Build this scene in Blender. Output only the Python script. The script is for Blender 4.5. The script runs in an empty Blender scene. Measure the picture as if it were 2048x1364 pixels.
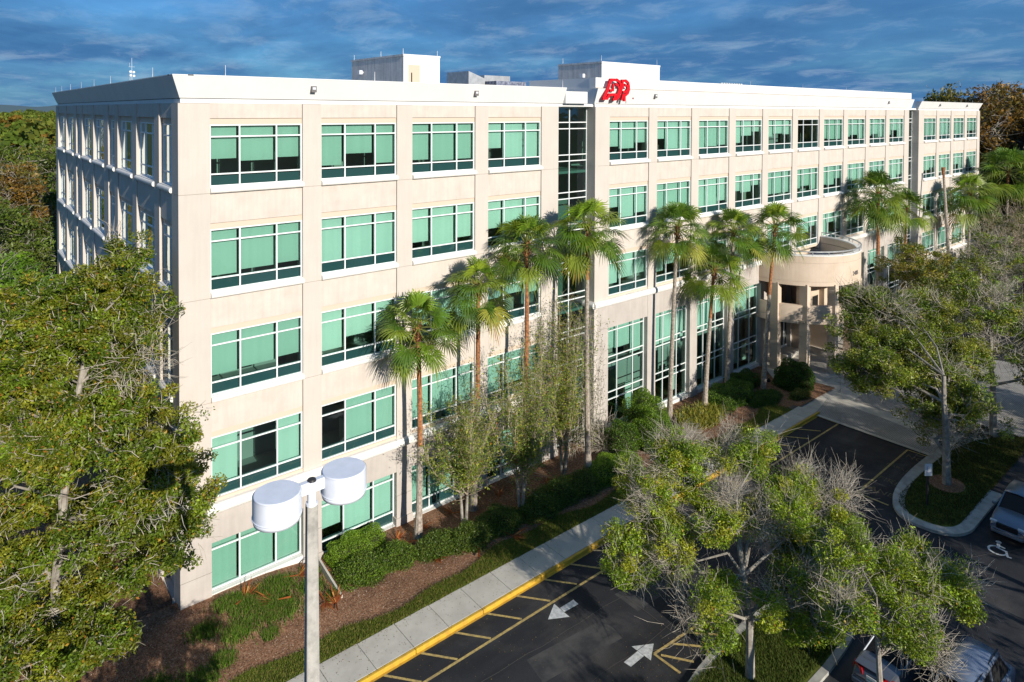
import bpy, math, random
import numpy as np
from mathutils import Matrix, Vector
C = bpy.context.scene
COL = C.collection
R = math.radians
# ------------------------------------------------------------------ camera
f_px, yaw, pitch, roll = 1351.5811, R(39.7341), R(-1.0853), R(0.2315)
camd = bpy.data.cameras.new('camera'); cam = bpy.data.objects.new('camera', camd); COL.objects.link(cam)
fw = Vector((math.sin(yaw)*math.cos(pitch), math.cos(yaw)*math.cos(pitch), math.sin(pitch)))
rt = Vector((math.cos(yaw), -math.sin(yaw), 0)); up = rt.cross(fw)
rt2 = rt*math.cos(roll)+up*math.sin(roll); up2 = -rt*math.sin(roll)+up*math.cos(roll)
cam.matrix_world = Matrix(((rt2.x, up2.x, -fw.x, -6.5959), (rt2.y, up2.y, -fw.y, -27.6344), (rt2.z, up2.z, -fw.z, 19.115), (0, 0, 0, 1)))
camd.sensor_width = 36; camd.lens = f_px/2048*36; camd.shift_y = -434.6/2048
camd.clip_start = 0.1; camd.clip_end = 9000
C.camera = cam
# ------------------------------------------------------------------ sky, sun, exposure
SUN_EL, SUN_AZ = R(21.5), R(2.7)          # light travels towards +y, a little to +x
C.view_settings.view_transform = 'Standard'; C.view_settings.look = 'None'
C.view_settings.exposure = 0.36; C.view_settings.gamma = 1.0
w = bpy.data.worlds.new('World'); C.world = w; w.use_nodes = True
nt = w.node_tree; nt.nodes.clear()
def N(t, ty, **kw):
    n = t.nodes.new(ty)
    for k, v in kw.items():
        if k.startswith('_'): setattr(n, k[1:], v)
        else: n.inputs[k.replace('__', ' ')].default_value = v
    return n
L = lambda t, a, b: t.links.new(a, b)
sky = N(nt, 'ShaderNodeTexSky'); sky.sky_type = 'NISHITA'; sky.sun_disc = False
sky.sun_elevation = SUN_EL; sky.sun_rotation = math.pi + SUN_AZ
sky.altitude = 20; sky.air_density = 1.0; sky.dust_density = 0.4; sky.ozone_density = 3.0
geo = N(nt, 'ShaderNodeNewGeometry')
tc = N(nt, 'ShaderNodeTexCoord')
sep = N(nt, 'ShaderNodeSeparateXYZ'); L(nt, tc.outputs['Generated'], sep.inputs[0])
zz = N(nt, 'ShaderNodeMath', _operation='MAXIMUM'); L(nt, sep.outputs[2], zz.inputs[0]); zz.inputs[1].default_value = 0.0
za = N(nt, 'ShaderNodeMath', _operation='ADD'); L(nt, zz.outputs[0], za.inputs[0]); za.inputs[1].default_value = 0.15
dx = N(nt, 'ShaderNodeMath', _operation='DIVIDE'); L(nt, sep.outputs[0], dx.inputs[0]); L(nt, za.outputs[0], dx.inputs[1])
dy = N(nt, 'ShaderNodeMath', _operation='DIVIDE'); L(nt, sep.outputs[1], dy.inputs[0]); L(nt, za.outputs[0], dy.inputs[1])
cb = N(nt, 'ShaderNodeCombineXYZ'); L(nt, dx.outputs[0], cb.inputs[0]); L(nt, dy.outputs[0], cb.inputs[1])
def noise(t, vec, scale, detail=6, rough=.6, dist=0):
    n = N(t, 'ShaderNodeTexNoise'); n.inputs['Scale'].default_value = scale; n.inputs['Detail'].default_value = detail
    n.inputs['Roughness'].default_value = rough; n.inputs['Distortion'].default_value = dist
    if vec is not None: L(t, vec, n.inputs['Vector'])
    return n
def ramp(t, fac, pts):
    n = N(t, 'ShaderNodeValToRGB'); e = n.color_ramp.elements
    while len(e) < len(pts): e.new(.5)
    for i, (p, c) in enumerate(pts):
        e[i].position = p; e[i].color = c if len(c) == 4 else (*c, 1)
    if fac is not None: L(t, fac, n.inputs[0])
    return n
def mix(t, fac, a, b, mode='MIX'):
    n = N(t, 'ShaderNodeMix'); n.data_type = 'RGBA'; n.blend_type = mode
    for s, v in ((0, fac), (6, a), (7, b)):
        if isinstance(v, bpy.types.NodeSocket): L(t, v, n.inputs[s])
        else: n.inputs[s].default_value = v if s == 0 else ((*v, 1) if len(v) == 3 else v)
    return n.outputs[2]
mp = N(nt, 'ShaderNodeMapping'); L(nt, cb.outputs[0], mp.inputs[0]); mp.inputs['Rotation'].default_value = (0, 0, R(-48)); mp.inputs['Scale'].default_value = (1.0, 0.8, 1)
n1 = noise(nt, mp.outputs[0], 1.15, 8, .56, .3)
n2 = noise(nt, mp.outputs[0], .33, 3, .5, .2)
cl = N(nt, 'ShaderNodeMath', _operation='MULTIPLY_ADD'); L(nt, n2.outputs[0], cl.inputs[0]); cl.inputs[1].default_value = .75; L(nt, n1.outputs[0], cl.inputs[2])
cf = ramp(nt, cl.outputs[0], [(.0, (0, 0, 0)), (.72, (0, 0, 0)), (.98, (.55, .55, .55)), (1.0, (.9, .9, .9))])
cover = ramp(nt, cl.outputs[0], [(0, (.1, .1, .1)), (.62, (0.25, .25, .25)), (.8, (.62, .62, .62)), (1, (1, 1, 1))])
skyt = mix(nt, 1.0, sky.outputs[0], (.36, .72, 1.10), 'MULTIPLY')
n3 = noise(nt, mp.outputs[0], 3.2, 9, .64, .35)
ccol = ramp(nt, n3.outputs[0], [(.34, (.55, 1.75, 3.9)), (.50, (.68, 1.95, 4.15)), (.72, (2.3, 3.6, 5.5))])
cloudy = mix(nt, cover.outputs[0], skyt, ccol.outputs[0])
bg = N(nt, 'ShaderNodeBackground'); bg.inputs['Strength'].default_value = 0.079
L(nt, cloudy, bg.inputs[0])
wo = N(nt, 'ShaderNodeOutputWorld'); L(nt, bg.outputs[0], wo.inputs[0])
sd = bpy.data.lights.new('sun', 'SUN'); sd.energy = 4.6; sd.angle = R(.5); sd.color = (1, .93, .82)
sun = bpy.data.objects.new('sun', sd); COL.objects.link(sun)
ldir = Vector((math.sin(SUN_AZ)*math.cos(SUN_EL), math.cos(SUN_AZ)*math.cos(SUN_EL), -math.sin(SUN_EL)))
sun.rotation_euler = ldir.to_track_quat('-Z', 'Y').to_euler(); sun.location = (0, -60, 40)
C.cycles.max_bounces = 6; C.cycles.transparent_max_bounces = 12; C.cycles.diffuse_bounces = 3
C.cycles.glossy_bounces = 3; C.cycles.transmission_bounces = 4
# ------------------------------------------------------------------ materials
def newmat(name):
    m = bpy.data.materials.new(name); m.use_nodes = True
    return m, m.node_tree, m.node_tree.nodes['Principled BSDF']
def pmat(name, col, rough=.7, var=0., scale=2., col2=None, bump=0., bscale=30., metal=0., spec=.3, streak=None, detail=5):
    m, t, b = newmat(name)
    b.inputs['Roughness'].default_value = rough; b.inputs['Metallic'].default_value = metal
    b.inputs['Specular IOR Level'].default_value = spec
    g = N(t, 'ShaderNodeNewGeometry'); vec = g.outputs['Position']
    if var or col2:
        c2 = col2 if col2 else tuple(c*(1-var) for c in col)
        n = noise(t, vec, scale, detail)
        r = ramp(t, n.outputs[0], [(.35, c2), (.62, col)])
        out = r.outputs[0]
        if streak:
            mpp = N(t, 'ShaderNodeMapping'); L(t, vec, mpp.inputs[0]); mpp.inputs['Scale'].default_value = (5, 5, .35)
            ns = noise(t, mpp.outputs[0], 1.3, 4)
            rs = ramp(t, ns.outputs[0], [(.32, (streak,)*3), (.6, (1, 1, 1))])
            out = mix(t, 1., out, rs.outputs[0], 'MULTIPLY')
        L(t, out, b.inputs['Base Color'])
    else: b.inputs['Base Color'].default_value = (*col, 1)
    if bump:
        nb = noise(t, vec, bscale, 4)
        bp = N(t, 'ShaderNodeBump'); bp.inputs['Strength'].default_value = bump; bp.inputs['Distance'].default_value = .02
        L(t, nb.outputs[0], bp.inputs['Height']); L(t, bp.outputs[0], b.inputs['Normal'])
    return m
M = {}
M['beige'] = pmat('painted stucco', (.575, .52, .465), .85, scale=.5, col2=(.54, .485, .43), bump=.15, bscale=60, streak=.955)
M['beige2'] = pmat('stucco panel', (.605, .545, .485), .85, scale=1.2, col2=(.555, .49, .43), bump=.15, bscale=60, streak=.93)
M['greige'] = pmat('base stucco', (.50, .455, .415), .85, scale=.8, col2=(.44, .395, .36), bump=.2, bscale=50, streak=.93)
M['white'] = pmat('white parapet paint', (.74, .735, .72), .8, scale=.6, col2=(.70, .695, .685), bump=.1, bscale=50, streak=.985)
M['trim'] = pmat('white trim', (.78, .76, .72), .7, scale=2., col2=(.70, .68, .65), streak=.95)
M['frame'] = pmat('window frame aluminium', (.76, .78, .78), .4, spec=.5)
M['reveal'] = pmat('reveal stucco', (.60, .49, .39), .85)
M['rough'] = pmat('rough stucco', (.62, .62, .61), .9, scale=1.5, col2=(.52, .52, .52), bump=1., bscale=9, streak=.75)
M['groove'] = pmat('joint', (.10, .09, .08), .9)
M['jointl'] = pmat('panel joint', (.30, .25, .20), .9)
M['back'] = pmat('spandrel backing', (.045, .085, .11), .8)
M['room'] = pmat('interior', (.30, .31, .30), .9)
M['roomlight'] = pmat('interior wall', (.32, .30, .27), .9)
M['roof'] = pmat('roof membrane', (.62, .61, .58), .9, scale=.4, col2=(.5, .49, .46))
def blindmat():
    m, t, b = newmat('fabric blind'); b.inputs['Roughness'].default_value = .9; b.inputs['Specular IOR Level'].default_value = .1
    g = N(t, 'ShaderNodeNewGeometry'); s = N(t, 'ShaderNodeSeparateXYZ'); L(t, g.outputs['Position'], s.inputs[0])
    mpp = N(t, 'ShaderNodeMapping'); L(t, g.outputs['Position'], mpp.inputs[0]); mpp.inputs['Scale'].default_value = (3, 3, .05)
    n = noise(t, mpp.outputs[0], 1.5, 2); n.inputs['Roughness'].default_value = .3
    r = ramp(t, n.outputs[0], [(.35, (.60, .61, .59)), (.6, (.64, .65, .63))])
    oi = N(t, 'ShaderNodeObjectInfo'); ro = ramp(t, oi.outputs['Random'], [(0, (.74, .80, .76)), (.5, (.95, .95, .95)), (1, (1.08, 1.05, 1.02))])
    L(t, mix(t, 1., r.outputs[0], ro.outputs[0], 'MULTIPLY'), b.inputs['Base Color'])
    return m
M['blind'] = blindmat()
def glassmat(name, tint, refl=.1, wav=.0025):
    m, t, b = newmat(name); t.nodes.remove(b)
    o = t.nodes['Material Output']
    tr = N(t, 'ShaderNodeBsdfTransparent'); tr.inputs[0].default_value = (*tint, 1)
    gl = N(t, 'ShaderNodeBsdfGlossy'); gl.inputs['Roughness'].default_value = .03; gl.inputs[0].default_value = (.85, .95, .95, 1)
    g = N(t, 'ShaderNodeNewGeometry'); nb = noise(t, g.outputs['Position'], 1.6, 2)
    bp = N(t, 'ShaderNodeBump'); bp.inputs['Strength'].default_value = 1.; bp.inputs['Distance'].default_value = wav
    L(t, nb.outputs[0], bp.inputs['Height']); L(t, bp.outputs[0], gl.inputs['Normal'])
    fr = N(t, 'ShaderNodeFresnel'); fr.inputs[0].default_value = 1.5
    ma = N(t, 'ShaderNodeMath', _operation='MULTIPLY_ADD'); L(t, fr.outputs[0], ma.inputs[0]); ma.inputs[1].default_value = 1.0; ma.inputs[2].default_value = refl
    mx = N(t, 'ShaderNodeMixShader'); L(t, ma.outputs[0], mx.inputs[0]); L(t, tr.outputs[0], mx.inputs[1]); L(t, gl.outputs[0], mx.inputs[2])
    L(t, mx.outputs[0], o.inputs[0]); return m
M['glass'] = glassmat('green tinted glass', (.57, .82, .745), .06)
M['glassd'] = glassmat('dark green glass', (.35, .62, .55), .13, .006)
M['glassc'] = glassmat('car glass', (.25, .28, .28), .08, .0)
def leafmat(name, trans=.35, rough=.45, spec=.4):
    m, t, b = newmat(name)
    a = N(t, 'ShaderNodeAttribute'); a.attribute_name = 'Col'
    L(t, a.outputs['Color'], b.inputs['Base Color']); b.inputs['Roughness'].default_value = rough; b.inputs['Specular IOR Level'].default_value = spec
    tl = N(t, 'ShaderNodeBsdfTranslucent'); L(t, a.outputs['Color'], tl.inputs[0])
    mx = N(t, 'ShaderNodeMixShader'); mx.inputs[0].default_value = trans
    L(t, b.outputs[0], mx.inputs[1]); L(t, tl.outputs[0], mx.inputs[2]); L(t, mx.outputs[0], t.nodes['Material Output'].inputs[0])
    return m
M['leaf'] = leafmat('leaves'); M['leafm'] = leafmat('matte leaves', .25, .7, .15)
M['bark'] = pmat('grey bark', (.36, .33, .28), .9, scale=4, col2=(.20, .17, .14), bump=.6, bscale=25)
M['barkd'] = pmat('dark bark', (.13, .105, .085), .9, scale=4, col2=(.07, .055, .045))
M['twigb'] = pmat('thin brown twigs', (.44, .36, .27), .9, scale=3, col2=(.26, .20, .14))
M['palmleaf'] = leafmat('palm fronds', .2, .38, .5)
M['tan'] = pmat('tan stucco', (.64, .52, .41), .85, scale=.7, col2=(.57, .455, .345), bump=.15, bscale=60, streak=.95)
M['twig'] = pmat('pale bare twigs', (.46, .42, .35), .9, scale=3, col2=(.24, .20, .155))
M['palmbark'] = pmat('palm bark', (.44, .38, .32), .95, scale=9, col2=(.20, .16, .125), bump=.7, bscale=14)
M['palmred'] = pmat('shedding palm bark', (.44, .19, .08), .9, scale=8, col2=(.15, .065, .035), bump=.7, bscale=14)
M['hull'] = pmat('inner shade colour', (.035, .04, .015), 1., var=.3, scale=5)  # near-black colour stands for the shade inside the shrubs
def asphalt():
    m, t, b = newmat('asphalt'); b.inputs['Roughness'].default_value = .82; b.inputs['Specular IOR Level'].default_value = .35
    g = N(t, 'ShaderNodeNewGeometry'); v = g.outputs['Position']
    a = noise(t, v, .22, 6, .65, .4); r = ramp(t, a.outputs[0], [(.3, (.011, .0125, .016)), (.52, (.021, .022, .026)), (.70, (.062, .058, .056))])
    f = noise(t, v, 55, 2); rf = ramp(t, f.outputs[0], [(.3, (.6, .6, .6)), (.7, (1.45, 1.45, 1.45))])
    mpp = N(t, 'ShaderNodeMapping'); L(t, v, mpp.inputs[0]); mpp.inputs['Scale'].default_value = (.25, 2.2, 1)
    s = noise(t, mpp.outputs[0], .5, 4, .6, .3); rs = ramp(t, s.outputs[0], [(.38, (.8, .8, .8)), (.7, (1.5, 1.45, 1.4))])
    c = mix(t, 1., r.outputs[0], rf.outputs[0], 'MULTIPLY'); c = mix(t, 1., c, rs.outputs[0], 'MULTIPLY')
    L(t, c, b.inputs['Base Color'])
    bp = N(t, 'ShaderNodeBump'); bp.inputs['Strength'].default_value = .5; bp.inputs['Distance'].default_value = .01; L(t, f.outputs[0], bp.inputs['Height']); L(t, bp.outputs[0], b.inputs['Normal'])
    return m
M['asphalt'] = asphalt()
M['patch'] = pmat('worn asphalt patch', (.075, .072, .07), .85, scale=1.6, col2=(.035, .036, .039), bump=.3)
M['concrete'] = pmat('sidewalk concrete', (.52, .49, .43), .9, scale=1.1, col2=(.43, .40, .35), bump=.15, bscale=70)
M['kerb'] = pmat('kerb concrete', (.42, .41, .37), .9, scale=2.5, col2=(.29, .28, .25), bump=.2, bscale=40)
M['yellow'] = pmat('yellow kerb paint', (.62, .38, .035), .7, scale=3, col2=(.48, .28, .04))
M['yline'] = pmat('worn yellow line paint', (.52, .38, .13), .8, scale=9, col2=(.30, .22, .10))
M['wline'] = pmat('worn white road paint', (.62, .63, .62), .8, scale=7, col2=(.40, .41, .41))
M['faded'] = pmat('faded yellow letters', (.17, .13, .06), .8, scale=8, col2=(.05, .045, .035))
def pavermat():
    m, t, b = newmat('concrete pavers'); b.inputs['Roughness'].default_value = .9
    g = N(t, 'ShaderNodeNewGeometry'); v = g.outputs['Position']
    br = N(t, 'ShaderNodeTexBrick'); L(t, v, br.inputs['Vector']); br.inputs['Scale'].default_value = 2.6
    br.inputs['Color1'].default_value = (.40, .38, .35, 1); br.inputs['Color2'].default_value = (.33, .31, .29, 1); br.inputs['Mortar'].default_value = (.18, .17, .16, 1); br.inputs['Mortar Size'].default_value = .035
    n = noise(t, v, .7, 5); r = ramp(t, n.outputs[0], [(.3, (.8, .8, .8)), (.7, (1.1, 1.1, 1.1))])
    L(t, mix(t, 1., br.outputs[0], r.outputs[0], 'MULTIPLY'), b.inputs['Base Color']); return m
M['paver'] = pavermat()
def mulchmat(name, cols, sc=14):
    m, t, b = newmat(name); b.inputs['Roughness'].default_value = .95; b.inputs['Specular IOR Level'].default_value = .1
    g = N(t, 'ShaderNodeNewGeometry'); v = g.outputs['Position']
    n = noise(t, v, sc, 5, .7, .8); r = ramp(t, n.outputs[0], [(.32, cols[0]), (.5, cols[1]), (.66, cols[2])])
    q = noise(t, v, .9, 4); rq = ramp(t, q.outputs[0], [(.3, (.65, .65, .65)), (.7, (1.25, 1.2, 1.15))])
    L(t, mix(t, 1., r.outputs[0], rq.outputs[0], 'MULTIPLY'), b.inputs['Base Color'])
    bp = N(t, 'ShaderNodeBump'); bp.inputs['Strength'].default_value = .9; bp.inputs['Distance'].default_value = .03; L(t, n.outputs[0], bp.inputs['Height']); L(t, bp.outputs[0], b.inputs['Normal'])
    return m
M['mulch'] = mulchmat('pine bark mulch', [(.09, .04, .022), (.25, .135, .08), (.42, .27, .18)])
M['soil'] = mulchmat('grass thatch', [(.06, .08, .015), (.10, .13, .02), (.17, .17, .05)], 22)
M['forestfloor'] = mulchmat('forest floor', [(.02, .03, .01), (.04, .055, .018), (.07, .07, .03)], .6)
M['lampwhite'] = pmat('white lamp enamel', (.76, .79, .86), .35, spec=.5, scale=3, col2=(.70, .73, .80), streak=.96)
M['poleconc'] = pmat('weathered concrete pole', (.46, .44, .40), .9, scale=5, col2=(.30, .285, .26), bump=.3, bscale=40, streak=.8)
M['dark'] = pmat('dark metal', (.03, .03, .032), .5)
M['black'] = pmat('black plastic', (.012, .012, .013), .55)
M['metal'] = pmat('galvanised metal', (.55, .56, .57), .45, metal=.6, scale=3, col2=(.42, .43, .44))
M['red'] = pmat('red sign enamel', (.80, .006, .012), .35, spec=.5)
M['redside'] = pmat('red sign return', (.40, .004, .012), .5)
M['numeral'] = pmat('grey numerals', (.16, .15, .15), .5)
M['door'] = pmat('cream painted door', (.55, .46, .35), .6)
M['orange'] = pmat('rusty orange box', (.45, .20, .04), .7, var=.3, scale=8)
M['acblue'] = pmat('stained grey panel', (.30, .33, .42), .7, scale=5, col2=(.08, .09, .14), streak=.5)
M['plastic'] = pmat('sign face', (.62, .64, .68), .4)
M['signblue'] = pmat('sign lettering', (.30, .36, .45), .5)
M['silver'] = pmat('silver car paint', (.20, .225, .265), .28, metal=.55, spec=.6)
M['grey'] = pmat('grey car paint', (.15, .165, .19), .28, metal=.55, spec=.6)
M['van'] = pmat('blue grey car paint', (.21, .25, .33), .28, metal=.45, spec=.6)
M['taillight'] = pmat('tail light', (.38, .006, .008), .15, spec=.6)
M['headlight'] = pmat('head light', (.55, .6, .66), .1, spec=.8)
M['tyre'] = pmat('tyre', (.012, .012, .013), .85)
M['chrome'] = pmat('chrome', (.7, .7, .72), .15, metal=1.)
M['plate'] = pmat('licence plate', (.62, .65, .62), .5)
M['plategreen'] = pmat('plate letters', (.04, .16, .10), .5)
# ------------------------------------------------------------------ mesh helpers
class MB:
    def __init__(s): s.v = []; s.f = []; s.m = []; s.n = 0
    def add(s, vs, fs, m=0):
        s.v += [tuple(map(float, q)) for q in vs]; s.f += [tuple(i+s.n for i in q) for q in fs]; s.m += [m]*len(fs); s.n += len(vs)
    def box(s, x0, x1, y0, y1, z0, z1, m=0):
        if x1 < x0: x0, x1 = x1, x0
        if y1 < y0: y0, y1 = y1, y0
        if z1 < z0: z0, z1 = z1, z0
        s.add([(x0, y0, z0), (x1, y0, z0), (x1, y1, z0), (x0, y1, z0), (x0, y0, z1), (x1, y0, z1), (x1, y1, z1), (x0, y1, z1)],
              [(0, 3, 2, 1), (4, 5, 6, 7), (0, 1, 5, 4), (1, 2, 6, 5), (2, 3, 7, 6), (3, 0, 4, 7)], m)
    def prism(s, poly, z0, z1, m=0, mt=None):      # poly in xy (ccw)
        n = len(poly); a = sum(poly[i][0]*poly[(i+1) % n][1]-poly[(i+1) % n][0]*poly[i][1] for i in range(n))
        if a < 0: poly = poly[::-1]
        vs = [(x, y, z0) for x, y in poly]+[(x, y, z1) for x, y in poly]
        s.add(vs, [tuple(range(n-1, -1, -1))]+[(i, (i+1) % n, n+(i+1) % n, n+i) for i in range(n)], m)
        s.f.append(tuple(s.n-n+i for i in range(n))); s.m.append(m if mt is None else mt)
    def tube(s, p0, p1, r0, r1, n=8, m=0, cap=True, rot=0):
        p0 = Vector(p0); p1 = Vector(p1); d = (p1-p0).normalized(); a = d.orthogonal().normalized() if abs(d.z) < .99 else Vector((1, 0, 0)); b = d.cross(a)
        vs = []
        for p, r in ((p0, r0), (p1, r1)):
            for i in range(n):
                t = 2*math.pi*i/n+rot; vs.append(p+a*(r*math.cos(t))+b*(r*math.sin(t)))
        fs = [(i, (i+1) % n, n+(i+1) % n, n+i) for i in range(n)]
        if cap: fs += [tuple(range(n-1, -1, -1)), tuple(range(n, 2*n))]
        s.add(vs, fs, m)
    def path(s, pts, r, n=8, m=0):
        for i in range(len(pts)-1): s.tube(pts[i], pts[i+1], r if not isinstance(r, (list, tuple)) else r[i], r if not isinstance(r, (list, tuple)) else r[i+1], n, m)
    def build(s, name, mats, parent=None, smooth=False, bevel=0):
        me = bpy.data.meshes.new(name); me.from_pydata(s.v, [], s.f); me.validate()
        mats = mats if isinstance(mats, list) else [mats]
        for q in mats: me.materials.append(M[q] if isinstance(q, str) else q)
        if len(me.polygons) == len(s.m): me.polygons.foreach_set('material_index', s.m)
        if smooth: me.polygons.foreach_set('use_smooth', [True]*len(me.polygons))
        me.update()
        o = bpy.data.objects.new(name, me); COL.objects.link(o)
        if parent: o.parent = parent
        if bevel:
            b = o.modifiers.new('b', 'BEVEL'); b.width = bevel; b.segments = 2; b.limit_method = 'ANGLE'
        return o
def fb(mb, F, u0, u1, d0, d1, z0, z1, m=0):       # box in facade coordinates
    a = F(u0, d0, z0); b = F(u1, d1, z1); mb.box(a[0], b[0], a[1], b[1], a[2], b[2], m)
def tag(o, label=None, cat=None, group=None, kind=None):
    if label: o['label'] = label
    if cat: o['category'] = cat
    if group: o['group'] = group
    if kind: o['kind'] = kind
    return o
def empty(name, loc, label=None, cat=None, group=None, rz=0):
    o = bpy.data.objects.new(name, None); COL.objects.link(o); o.location = loc; o.rotation_euler = (0, 0, rz); o.empty_display_size = .2
    return tag(o, label, cat, group)
def parent_keep(o, p): o.parent = p; o.matrix_parent_inverse = Matrix.Translation(p.location).inverted() if p.rotation_euler.z == 0 else (Matrix.Translation(p.location) @ p.rotation_euler.to_matrix().to_4x4()).inverted()
def quadmesh(name, V, mats, col=None, parent=None, tri=False):
    """V: (n,4,3) numpy quads, mats list, col (n,3)"""
    n, k = V.shape[0], V.shape[1]
    me = bpy.data.meshes.new(name); me.vertices.add(n*k); me.vertices.foreach_set('co', V.reshape(-1).astype(np.float32))
    me.loops.add(n*k); me.loops.foreach_set('vertex_index', np.arange(n*k, dtype=np.int32))
    me.polygons.add(n); me.polygons.foreach_set('loop_start', np.arange(0, n*k, k, dtype=np.int32)); 
    me.update(calc_edges=True)
    for q in (mats if isinstance(mats, list) else [mats]): me.materials.append(M[q])
    if col is not None:
        at = me.color_attributes.new('Col', 'FLOAT_COLOR', 'POINT')
        c = np.ones((n, k, 4), np.float32); c[:, :, :3] = col[:, None, :]; at.data.foreach_set('color', c.reshape(-1))
    o = bpy.data.objects.new(name, me); COL.objects.link(o)
    if parent: o.parent = parent
    return o
def tubes_np(P0, P1, r0, r1, n=4):
    d = P1-P0; ln = np.linalg.norm(d, axis=1, keepdims=True)+1e-9; d = d/ln
    ref = np.where(np.abs(d[:, 2:3]) < .9, np.array([[0, 0, 1.]]), np.array([[1., 0, 0]]))
    a = np.cross(d, ref); a /= np.linalg.norm(a, axis=1, keepdims=True)+1e-9; b = np.cross(d, a)
    t = np.arange(n)*2*math.pi/n
    ring = lambda P, r: P[:, None, :]+r[:, None, None]*(np.cos(t)[None, :, None]*a[:, None, :]+np.sin(t)[None, :, None]*b[:, None, :])
    A, B = ring(P0, r0), ring(P1, r1)
    Q = np.stack([A, np.roll(A, -1, 1), np.roll(B, -1, 1), B], axis=2)   # (m,n,4,3)
    return Q.reshape(-1, 4, 3)
def leaf_quads(P, size, rng, flat=.5, aspect=.45, up=.12):
    n = len(P)
    nrm = rng.normal(size=(n, 3)); nrm[:, 2] = np.abs(nrm[:, 2])*(1+up)+up; nrm /= np.linalg.norm(nrm, axis=1, keepdims=True)
    a = rng.normal(size=(n, 3)); a -= (a*nrm).sum(1, keepdims=True)*nrm; a /= np.linalg.norm(a, axis=1, keepdims=True)+1e-9
    b = np.cross(nrm, a); s = (size*(.65+.7*rng.random(n)))[:, None]
    return np.stack([P-a*s, P+b*s*aspect-a*s*.1, P+a*s, P-b*s*aspect-a*s*.1], axis=1)
def pick(rng, n, cols, jit=.2):
    cols = np.array([c[:3] for c in cols]); wts = None
    i = rng.integers(0, len(cols), n); c = cols[i]*(1+jit*rng.normal(size=(n, 1))); return np.clip(c, .004, 1)
#=MAIN=
def rebase(o, loc, top=True):
    """shift a world-coordinate mesh so that its origin is loc"""
    for q in [o]+list(o.children_recursive):
        if q.type == 'MESH' and not q.get('_rb'): q.data.transform(Matrix.Translation(-Vector(loc))); 
    if top: o.location = loc
    return o
def assemble(name, loc, parts, label, cat, group=None):
    e = empty(name, loc, label, cat, group)
    for p in parts:
        rebase(p, loc, False); p.parent = e
    return e
# ================================================================== ground
GZ = -0.42
def sheet(name, poly, z, m, thick=0.0, kind='structure'):
    mb = MB()
    if thick: mb.prism(poly, z-thick, z)
    else: mb.add([(x, y, z) for x, y in poly], [tuple(range(len(poly)))])
    o = mb.build(name, m)
    if kind: o['kind'] = kind
    return o
g = sheet('ground', [(-4500, -3000), (6000, -3000), (6000, 7000), (-4500, 7000)], GZ-.22, 'forestfloor')
sheet('parking_lot', [(-38, -75), (125, -75), (125, -5.5), (56, -5.5), (56, -7.1), (-3.0, -7.1), (-3.6, -4.5), (-6, 0), (-6, 46), (-20, 46), (-30, 20)], GZ, 'asphalt')
def marking(polys, m, name='road_marking', z=GZ+.004):
    mb = MB()
    for i, p in enumerate(polys): mb.add([(x, y, z+.0006*i) for x, y in p], [tuple(range(len(p)))])
    o = mb.build(name, m); o['kind'] = 'structure'; return o
def line(a, b, wd):
    a = Vector((*a, 0)); b = Vector((*b, 0)); d = (b-a).normalized(); n = Vector((-d.y, d.x, 0))*wd/2
    return [tuple((a-n).xy), tuple((b-n).xy), tuple((b+n).xy), tuple((a+n).xy)]
ys = [line((-3.5, -8.24), (36.05, -8.45), .105)]
x = 2.6
while x < 35.2:
    ys.append(line((x-.85, -7.16), (x, -8.22), .095)); x += 1.505
ys.append(line((36.02, -7.1), (36.04, -8.5), .09))
ys += [line((12.71, -12.53), (15.2, -12.72), .1), line((12.71, -12.53), (12.75, -13.64), .1), line((12.86, -12.72), (13.52, -13.65), .1), line((13.6, -12.66), (14.5, -13.6), .1), line((14.5, -12.72), (15.4, -13.6), .1)]
ys += [line((35.8, -12.52), (29.04, -12.63), .1), line((29.04, -12.60), (29.08, -14.1), .1), line((35.82, -12.5), (35.9, -13.7), .1)]
ys += [line((x, -14.6-3), (x, -22.5), .1) for x in ()]
marking(ys, 'yline')
marking([[(10.89, -8.88), (11.64, -8.43), (11.63, -9.31)], [(11.66, -8.74), (12.39, -8.75), (12.38, -9.05), (11.64, -9.0)],
         [(13.09, -12.21), (12.36, -11.78), (12.40, -12.63)], [(12.36, -12.06), (11.60, -12.07), (11.64, -12.36), (12.37, -12.35)]], 'wline')
marking([[(13.9, -9.6), (17.0, -9.7), (17.0, -10.9), (13.9, -10.8)], [(9.0, -9.8), (12.6, -10.2), (12.4, -11.3), (8.8, -10.9)]], 'patch', 'road_patch', GZ+.0025)
# faded wording beside the kerb: NO PARKING style letters, worn to fragments
fd = []
rngm = random.Random(4)
def textmesh(txt, size, name, mat, depth=0.0, parent=None):
    cu = bpy.data.curves.new('t', 'FONT'); cu.body = txt; cu.size = size; cu.extrude = depth; cu.align_x = 'CENTER'
    o = bpy.data.objects.new('t', cu); COL.objects.link(o); bpy.context.view_layer.update()
    me = bpy.data.meshes.new_from_object(o.evaluated_get(bpy.context.evaluated_depsgraph_get()))
    bpy.data.objects.remove(o); me.materials.clear(); me.materials.append(M[mat])
    q = bpy.data.objects.new(name, me); COL.objects.link(q)
    if parent: q.parent = parent
    return q
for xx, wd_ in ((34.9, 'NO'), (33.2, 'PARKING'), (31.3, 'FIRE'), (29.9, 'LANE')):
    t_ = textmesh(wd_, .62 if len(wd_) < 6 else .40, 'road_marking', 'faded'); t_.location = (xx, -13.2, GZ+.005); t_.rotation_euler = (0, 0, R(-90)); t_['kind'] = 'structure'
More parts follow.
